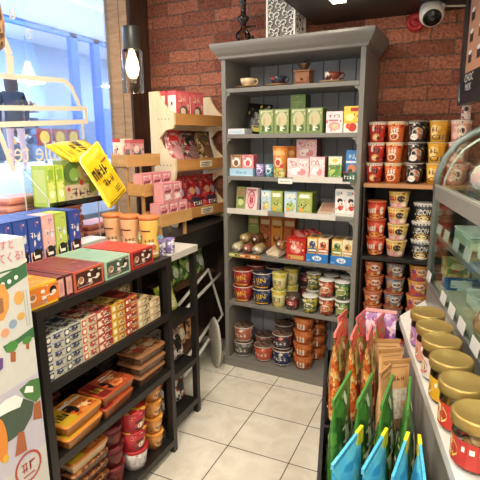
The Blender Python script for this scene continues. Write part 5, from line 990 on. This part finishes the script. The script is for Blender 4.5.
pkp = P(('#d98a92', '#e6b0b0', '#c9707e', '#efd2cc'), 55)
def pkb(): return carton('candy_box', .085, .07, .112, K('#d68a90', .35), front=[('r', .08, .12, .92, .9, pkp), ('r', .2, .5, .8, .62, K('#8a3a4a')), ('e', .5, .3, .2, .14, K('#f0e2da'))], left=[('r', .05, .05, .95, .95, K('#d99a9c'))], top=[('r', .1, .1, .9, .9, K('#cf7f88'))])
for r_, (y, z) in enumerate(trs[1:]):
    for q in range(3): place('pkb', pkb, FT @ T(.05+q*.092, y+.012, z+.009), f'pink candy box in the {["middle", "lowest"][r_]} wooden tray, {["near end", "in the middle", "far end"][q]}', 'box', 'pink candy boxes in the wooden trays')
for q in range(2): place('pkb', pkb, FT @ T(.09+q*.092, trs[2][0]+.012, 1.2505), f'pink candy box stacked on the lowest tray row, {["nearer", "farther"][q]}', 'box', 'pink candy boxes in the wooden trays')
o = pouch('candy_bag', .12, .12, .05, P(('#d9c04a', '#e6d98a', '#c9a23a', '#efe9c8'), 45, .25), [('e', .5, .5, .3, .2, K('#b5a03a'))]); o.matrix_basis = T(-1.62, 2.0, 1.031) @ RZ(80) @ RX(-12) @ T(.0, -.06, 0); tag(o, 'yellow see-through candy bag before the wooden tray stand', 'bag')

# pale wooden three-tier display by the brick wall
FD = T(-1.66, 2.60, 1.0315) @ RZ(80)
lp = WOOD('#d9bf92', '#e3cda4', (6, 20, 6)); ls = WOOD('#b98042', '#c98f50', (3, 30, 30))
wd = thing('wooden_display', FD, 'pale wooden three tier display with curved ends beside the brick wall', 'display')
DW = .525; tz = (.045, .375, .671)
prof = [(.2, 0)]
def endp():
    p = [(.2, .0), (-.0, .0)]
    for z in tz:
        p += [(-.012, z), (-.012, z+.075), (.03, z+.085), (.075, z+.13), (.105, z+.17), (.12, z+.21)]
        if z != tz[-1]: p += [(.06, z+.262), (0, z+.27)]
    p += [(.2, tz[-1]+.21)]
    return p
pp = endp()
for x in (-.018, DW):
    b = MB(); n = len(pp); vs = [(x, y, z) for y, z in pp] + [(x+.018, y, z) for y, z in pp]
    b.add(vs, [tuple(range(n)), tuple(range(2*n-1, n-1, -1))] + [(k, n+k, n+(k+1) % n, (k+1) % n) for k in range(n)], lp)
    b.decals(lambda u, v, e, x=x: (x-e, u, v), 1, 1, [('e', .03+.03*q, z_+.035, .004, .005, K('#5a4024')) for q in range(4) for z_ in tz])
    b.obj('end_panel', wd)
for z in tz:
    b = MB(); b.box(.0005, DW-.0005, .001, .19, z, z+.012, lp); b.box(.0005, DW-.0005, -.011, .0005, z-.002, z+.07, ls); b.obj('tier_board', wd)
b = MB()
for z in tz: b.box(.0005, DW-.0005, .191, .198, z-.03, z+.03, lp)
b.obj('back_rail', wd)
for k, (x, z) in enumerate(((.3, tz[0]), (.3, tz[1]))):
    o = carton('price_card', .13, .002, .045, K('#e6dcc0', .5), front=[('r', .08, .62, .9, .74, K('#4a3f30')), ('r', .08, .36, .8, .46, K('#4a3f30')), ('r', .2, .14, .7, .24, K('#8a7a5a'))]); o.matrix_basis = FD @ T(x, -.0135, z+.012); tag(o, ['cream price card on the lowest wooden tier', 'cream price card on the middle wooden tier'][k], 'tag', 'cream price cards')
def rwb(): return carton('snack_box', .135, .07, .2, K('#d8565c', .35), front=[('r', .05, .45, .95, .95, K('#dc6a6a')), ('t', 'えだ', .45, .74, .16, K('#f0d8b8'), .6), ('e', .55, .35, .3, .2, K('#4a5a52')), ('e', .5, .38, .18, .1, K('#e6c9a8')), ('r', .1, .04, .9, .12, K('#efe0d4'))], left=[('r', 0, 0, 1, .86, K('#efe6e0')), ('e', .5, .6, .1, .06, K('#4a4a4a'))], top=[('r', 0, 0, 1, 1, K('#d9667a'))])
for k, (x, y) in enumerate(((.1, .01), (.242, .01), (.09, .095), (.24, .095))):
    place('rwb', rwb, FD @ T(x, y, tz[2]+.0125), 'red and white snack box on the top wooden tier, ' + ['front near end', 'front, second along', 'back row, near end', 'back row, second along'][k], 'box', 'red and white boxes on the top tier')
for k, (x, c, seal) in enumerate(((.1, ('#d9a0a0', '#e6c9c4', '#b5545a', '#c9888a'), '#cf2f2e'), (.262, ('#8a6a64', '#b5a098', '#4a3a38', '#a8302f'), '#1f1a1a'), (.424, ('#7a5a3a', '#a88a5a', '#5a4028', '#c9b08a'), '#5a5040'))):
    o = pouch('candy_bag', .16, .25, .075, P(c, 45, .2), [('e', .5, .4, .3, .2, K(c[0])), ('r', .2, .72, .8, .88, K(seal))], seal=K(seal, .3)); o.matrix_basis = FD @ T(x, .08, tz[1]+.0125) @ RX(-10); tag(o, ['red topped bag of pink sweets on the middle wooden tier', 'black topped bag of sweets on the middle wooden tier', 'brown see-through bag on the middle wooden tier'][k], 'bag', 'sweet bags on the middle tier')
for k, x in enumerate((.09, .262, .434)):
    place('rsb', lambda: pouch('candy_bag', .165, .27, .065, P(('#a82a30', '#c23a3c', '#8a1f26', '#cf6a64'), 40, .25), [('r', .08, .08, .92, .42, K('#3a2a3a')), ('t', 'あめあめ', .5, .26, .12, K('#e6dcd4'), .6), ('e', .3, .6, .14, .1, K('#d9a060')), ('e', .65, .58, .16, .1, K('#b8a0b8'))], seal=K('#c9302e', .3)), FD @ T(x, .06, tz[0]+.0125) @ RX(-10), 'dark red bag of sweets on the lowest wooden tier, ' + ['near end', 'middle', 'far end'][k], 'bag', 'dark red sweet bags')

# corner below the ledge
sw = K('#e3dfd4', .4)
ws = thing('folding_stand', T(-1.56, 2.3, 0), 'white tubular stand with slanted bars in the corner beside the cabinet', 'stand')
b = MB(); b.tube([(0, 0, .52), (0, .52, .69), (.04, .66, .3), (.0, .52, .2)], .011, sw); b.obj('side_frame', ws)
b = MB(); b.tube([(.02, .1, .5), (.02, .68, .62)], .011, sw); b.obj('upper_bar', ws)
b = MB(); b.tube([(.0, .12, .12), (.0, .6, .29)], .012, sw); b.tube([(.03, .1, .06), (.03, .6, .23)], .012, sw); b.obj('lower_bar', ws)
b = MB(); b.tube([(0, .02, .525), (0, .1, .005)], .011, sw); b.tube([(.01, .56, .22), (.02, .6, .005)], .011, sw); b.obj('leg', ws)
b = MB(); b.box(-.25, -.02, .12, .66, .64, .655, K('#5a3a26'), RX(0)); b.obj('wooden_shelf', ws)
b = MB(); b.box(-.25, -.02, .12, .6, .18, .195, K('#5a3a26')); b.obj('wooden_shelf', ws)
for k, (y, c) in enumerate(((2.5, '#5f8a3a'), (2.66, '#86a850'), (2.84, '#b9b7a0'))):
    o = pouch('vegetable_bag', .14, .17, .08, P((c, '#3f6a2a', '#a8bf6a', c), 30, .3), [('e', .5, .5, .25, .2, K('#dfe3cf'))]); o.matrix_basis = T(-1.66, y, .656) @ RZ(90); tag(o, ['dark green bag on the corner stand, nearest', 'light green bag on the corner stand, middle', 'grey green bag on the corner stand, nearest the wall'][k], 'bag', 'green bags on the corner stand')
for k, y in enumerate((2.55, 2.72)):
    place('brw', lambda: pouch('snack_bag', .14, .19, .07, P(('#a8703c', '#c99458', '#3a2c24', '#e0c8a0'), 35, .3), [('e', .5, .5, .3, .2, K('#e6d8c0'))]), T(-1.66, y, .196) @ RZ(90), 'brown printed bag low in the corner, ' + ['nearer', 'by the wall'][k], 'bag', 'brown bags in the corner')
b = MB(); 
M_ = T(-1.452, 2.72, .187) @ RZ(-38) @ RX(90)
b.lathe([(0, 0), (.09, 0), (.1, .004), (.1, .014), (.092, .02), (0, .012)], K('#b7b3a8', .4), 28, M_, ry=1.85); b.obj('oval_tray', label='pale grey oval tray standing on edge against the cabinet side', cat='tray')
b = MB(); b.tube([(-1.62, 2.75, .004), (-1.56, 2.66, .004), (-1.5, 2.62, .004), (-1.45, 2.62, .004), (-1.41, 2.66, .004)], .004, K('#d9d6cc')); b.obj('floor_cable', label='thin white cable lying on the floor beside the cabinet foot', cat='cable')

# standing printed display box in the near corner
sb = MB(); bxm = K('#d0cfc9', .45); sb.box(-1.6, -1.191, .45, .985, 0, 1.316, bxm)
def fp(u, v, e): return (-1.191+e, u, v)
pk, gn, tr2, wht = K('#d8607e'), K('#3f6e48'), K('#a8633f'), K('#f0efea')
art = [('p', [(.45, .83), (.985, .86), (.985, .52), (.45, .45)], K('#c3becb')), ('p', [(.45, .0), (.985, .0), (.985, .6), (.45, .52)], K('#cac8c4')),
 ('p', [(.75, 1.17), (.9841, 1.2346), (.9841, 1.19), (.75, 1.12)], gn), ('e', .895, 1.187, .007, .007, wht), ('e', .918, 1.19, .007, .007, wht), ('e', .943, 1.196, .007, .007, wht),
 ('r', .8, 1.221, .955, 1.226, gn), ('p', [(.86, 1.194), (.8993, 1.188), (.9115, 1.15), (.9063, 1.11), (.885, 1.08), (.86, 1.08)], K('#d99a4e')), ('p', [(.86, 1.158), (.89, 1.146), (.888, 1.104), (.86, 1.098)], K('#9a6a48')),
 ('e', .9444, 1.13, .018, .022, K('#dca45a')), ('e', .9444, 1.07, .015, .012, K('#d8a85a')), ('e', .9133, 1.056, .015, .014, K('#8fa3ba')), ('e', .8829, 1.0385, .015, .014, K('#dfa07a')),
 ('r', .962, 1.03, .9635, 1.15, K('#8a9a80')), ('r', .972, 1.03, .9735, 1.15, K('#8a9a80')), ('p', [(.87, 1.0), (.925, 1.005), (.985, 1.02), (.985, .985), (.938, .99), (.88, .975)], gn), ('e', .9, .987, .022, .018, K('#4f8a44')), ('p', [(.893, .973), (.911, .966), (.907, .934), (.89, .942)], tr2),
 ('e', .956, .985, .018, .012, K('#4f8a44')), ('p', [(.9513, .977), (.9623, .973), (.96, .953), (.949, .958)], tr2), ('p', [(.84, .975), (.866, .965), (.862, .934), (.84, .926)], K('#6a4a8a')),
 ('p', [(.78, .8), (.87, .809), (.914, .805), (.956, .768), (.943, .728), (.908, .695), (.855, .69), (.78, .71)], K('#4a5a4a')), ('p', [(.907, .837), (.95, .849), (.985, .84), (.985, .775), (.9637, .763), (.925, .8)], K('#4f7a44')),
 ('p', [(.8, .81), (.855, .831), (.891, .828), (.918, .803), (.903, .78), (.86, .787), (.8, .79)], wht), ('p', [(.933, .837), (.959, .8235), (.957, .803), (.923, .818)], wht), ('p', [(.955, .761), (.98, .762), (.98, .695), (.945, .709)], tr2), ('p', [(.885, .7), (.907, .69), (.91, .621), (.865, .626)], tr2),
 ('e', .825, .71, .022, .075, K('#dd8a3a')), ('e', .833, .643, .011, .014, K('#e0b03a')), ('o', .908, .56, .052, .055, .86, K('#b5483c')), ('t', 'ふゆ', .908, .565, .035, K('#b5483c'), .06), ('r', .885, .53, .93, .535, K('#b5483c')),
 ('t', 'すと', .922, 1.302, .026, pk, .046), ('t', 'てくる!', .932, 1.263, .03, pk, .085)]
sb.decals(fp, 1, 1, art)
sb.obj('display_box', label='tall white printed cardboard display box with winter trees at the rack end', cat='display box')

# wall lamp on the post
lm = thing('wall_lamp', T(-1.965, 2.6, 1.91), 'black cylinder lamp with a glowing bulb in a glass tube by the timber post', 'lamp')
b = MB(); b.lathe([(.0, .265), (.052, .266), (.054, .272), (.054, .4), (.05, .408), (0, .408)], K('#30322f', .4), 26); b.tube([(0, 0, .408), (0, 0, .89)], .004, K(BK)); b.obj('socket', lm)
b = MB(); b.lathe([(.066, 0), (.068, .003), (.068, .262), (.064, .264)], GLASS('#e9e2d6', .9), 28); b.obj('glass_tube', lm)
b = MB(); b.lathe([(0, .09), (.02, .095), (.036, .12), (.042, .155), (.036, .2), (.022, .235), (.018, .262), (0, .264)], EMIT('#ffdfae', 16), 20); b.obj('bulb', lm)

# ================================================================== LIGHT
def area(loc, size, power, col, rot=(0, 0, 0), sy=None):
    l = bpy.data.lights.new('ceiling_lamp', 'AREA'); l.energy = power; l.color = col; l.size = size
    if sy: l.shape = 'RECTANGLE'; l.size_y = sy
    o = bpy.data.objects.new('ceiling_lamp', l); COL.objects.link(o); o.location = loc; o.rotation_euler = [math.radians(a) for a in rot]; return o
WARM = (1, .89, .74)
for x, y, p in ((-.45, 1.35, 14), (-.4, -.9, 84), (-.5, .2, 18), (.6, .5, 22), (-1.4, 1.9, 24), (.9, 1.5, 14), (-1.5, .4, 10)):
    area((x, y, 2.74), .3, p, WARM)  # out-of-view lights added at ceiling height to brighten room and cabinet
area((-.64, 2.70, 2.32), .1, 4.5, WARM)
area((-2.47, 1.6, 1.9), 1.5, 16, (.84, .92, 1), (0, -90, 0), 2.4)  # added cool fill at the window pane, standing in for daylight
area((-9, 8, 4.5), 3, 620, (.95, .98, 1), (0, 0, 0), 16)  # unseen overhead light added to brighten the walkway outside
area((-6.5, 8, 5.3), 2, 420, (.95, .98, 1), (0, 60, 0), 16)  # second unseen light outside, added to brighten the shop front
w = bpy.data.worlds.new('sky'); scene.world = w; w.use_nodes = True
bg = w.node_tree.nodes['Background']; bg.inputs[0].default_value = (.86, .93, 1, 1); bg.inputs[1].default_value = 1.4

# ================================================================== CAMERA (eye height, 24.8 degrees to the left, 12.2 degrees down)
cd = bpy.data.cameras.new('camera'); co = bpy.data.objects.new('camera', cd); COL.objects.link(co)
cd.sensor_width = 36; cd.lens = 461.882/480*36; cd.clip_start = .02
fw = Vector((-.41031, .88712, -.21112)); 
yaw, tilt, roll = math.radians(24.82), math.radians(12.188), math.radians(-.461)
fw = Vector((-math.sin(yaw)*math.cos(tilt), math.cos(yaw)*math.cos(tilt), -math.sin(tilt))); rt = Vector((math.cos(yaw), math.sin(yaw), 0)); up = rt.cross(fw)
r2 = rt*math.cos(roll)+up*math.sin(roll); u2 = -rt*math.sin(roll)+up*math.cos(roll)
co.matrix_world = Matrix(((r2.x, u2.x, -fw.x, 0), (r2.y, u2.y, -fw.y, 0), (r2.z, u2.z, -fw.z, 1.6), (0, 0, 0, 1)))
scene.camera = co
scene.view_settings.view_transform = 'Standard'; scene.view_settings.look = 'None'; scene.view_settings.gamma = 1; scene.view_settings.exposure = -0.08
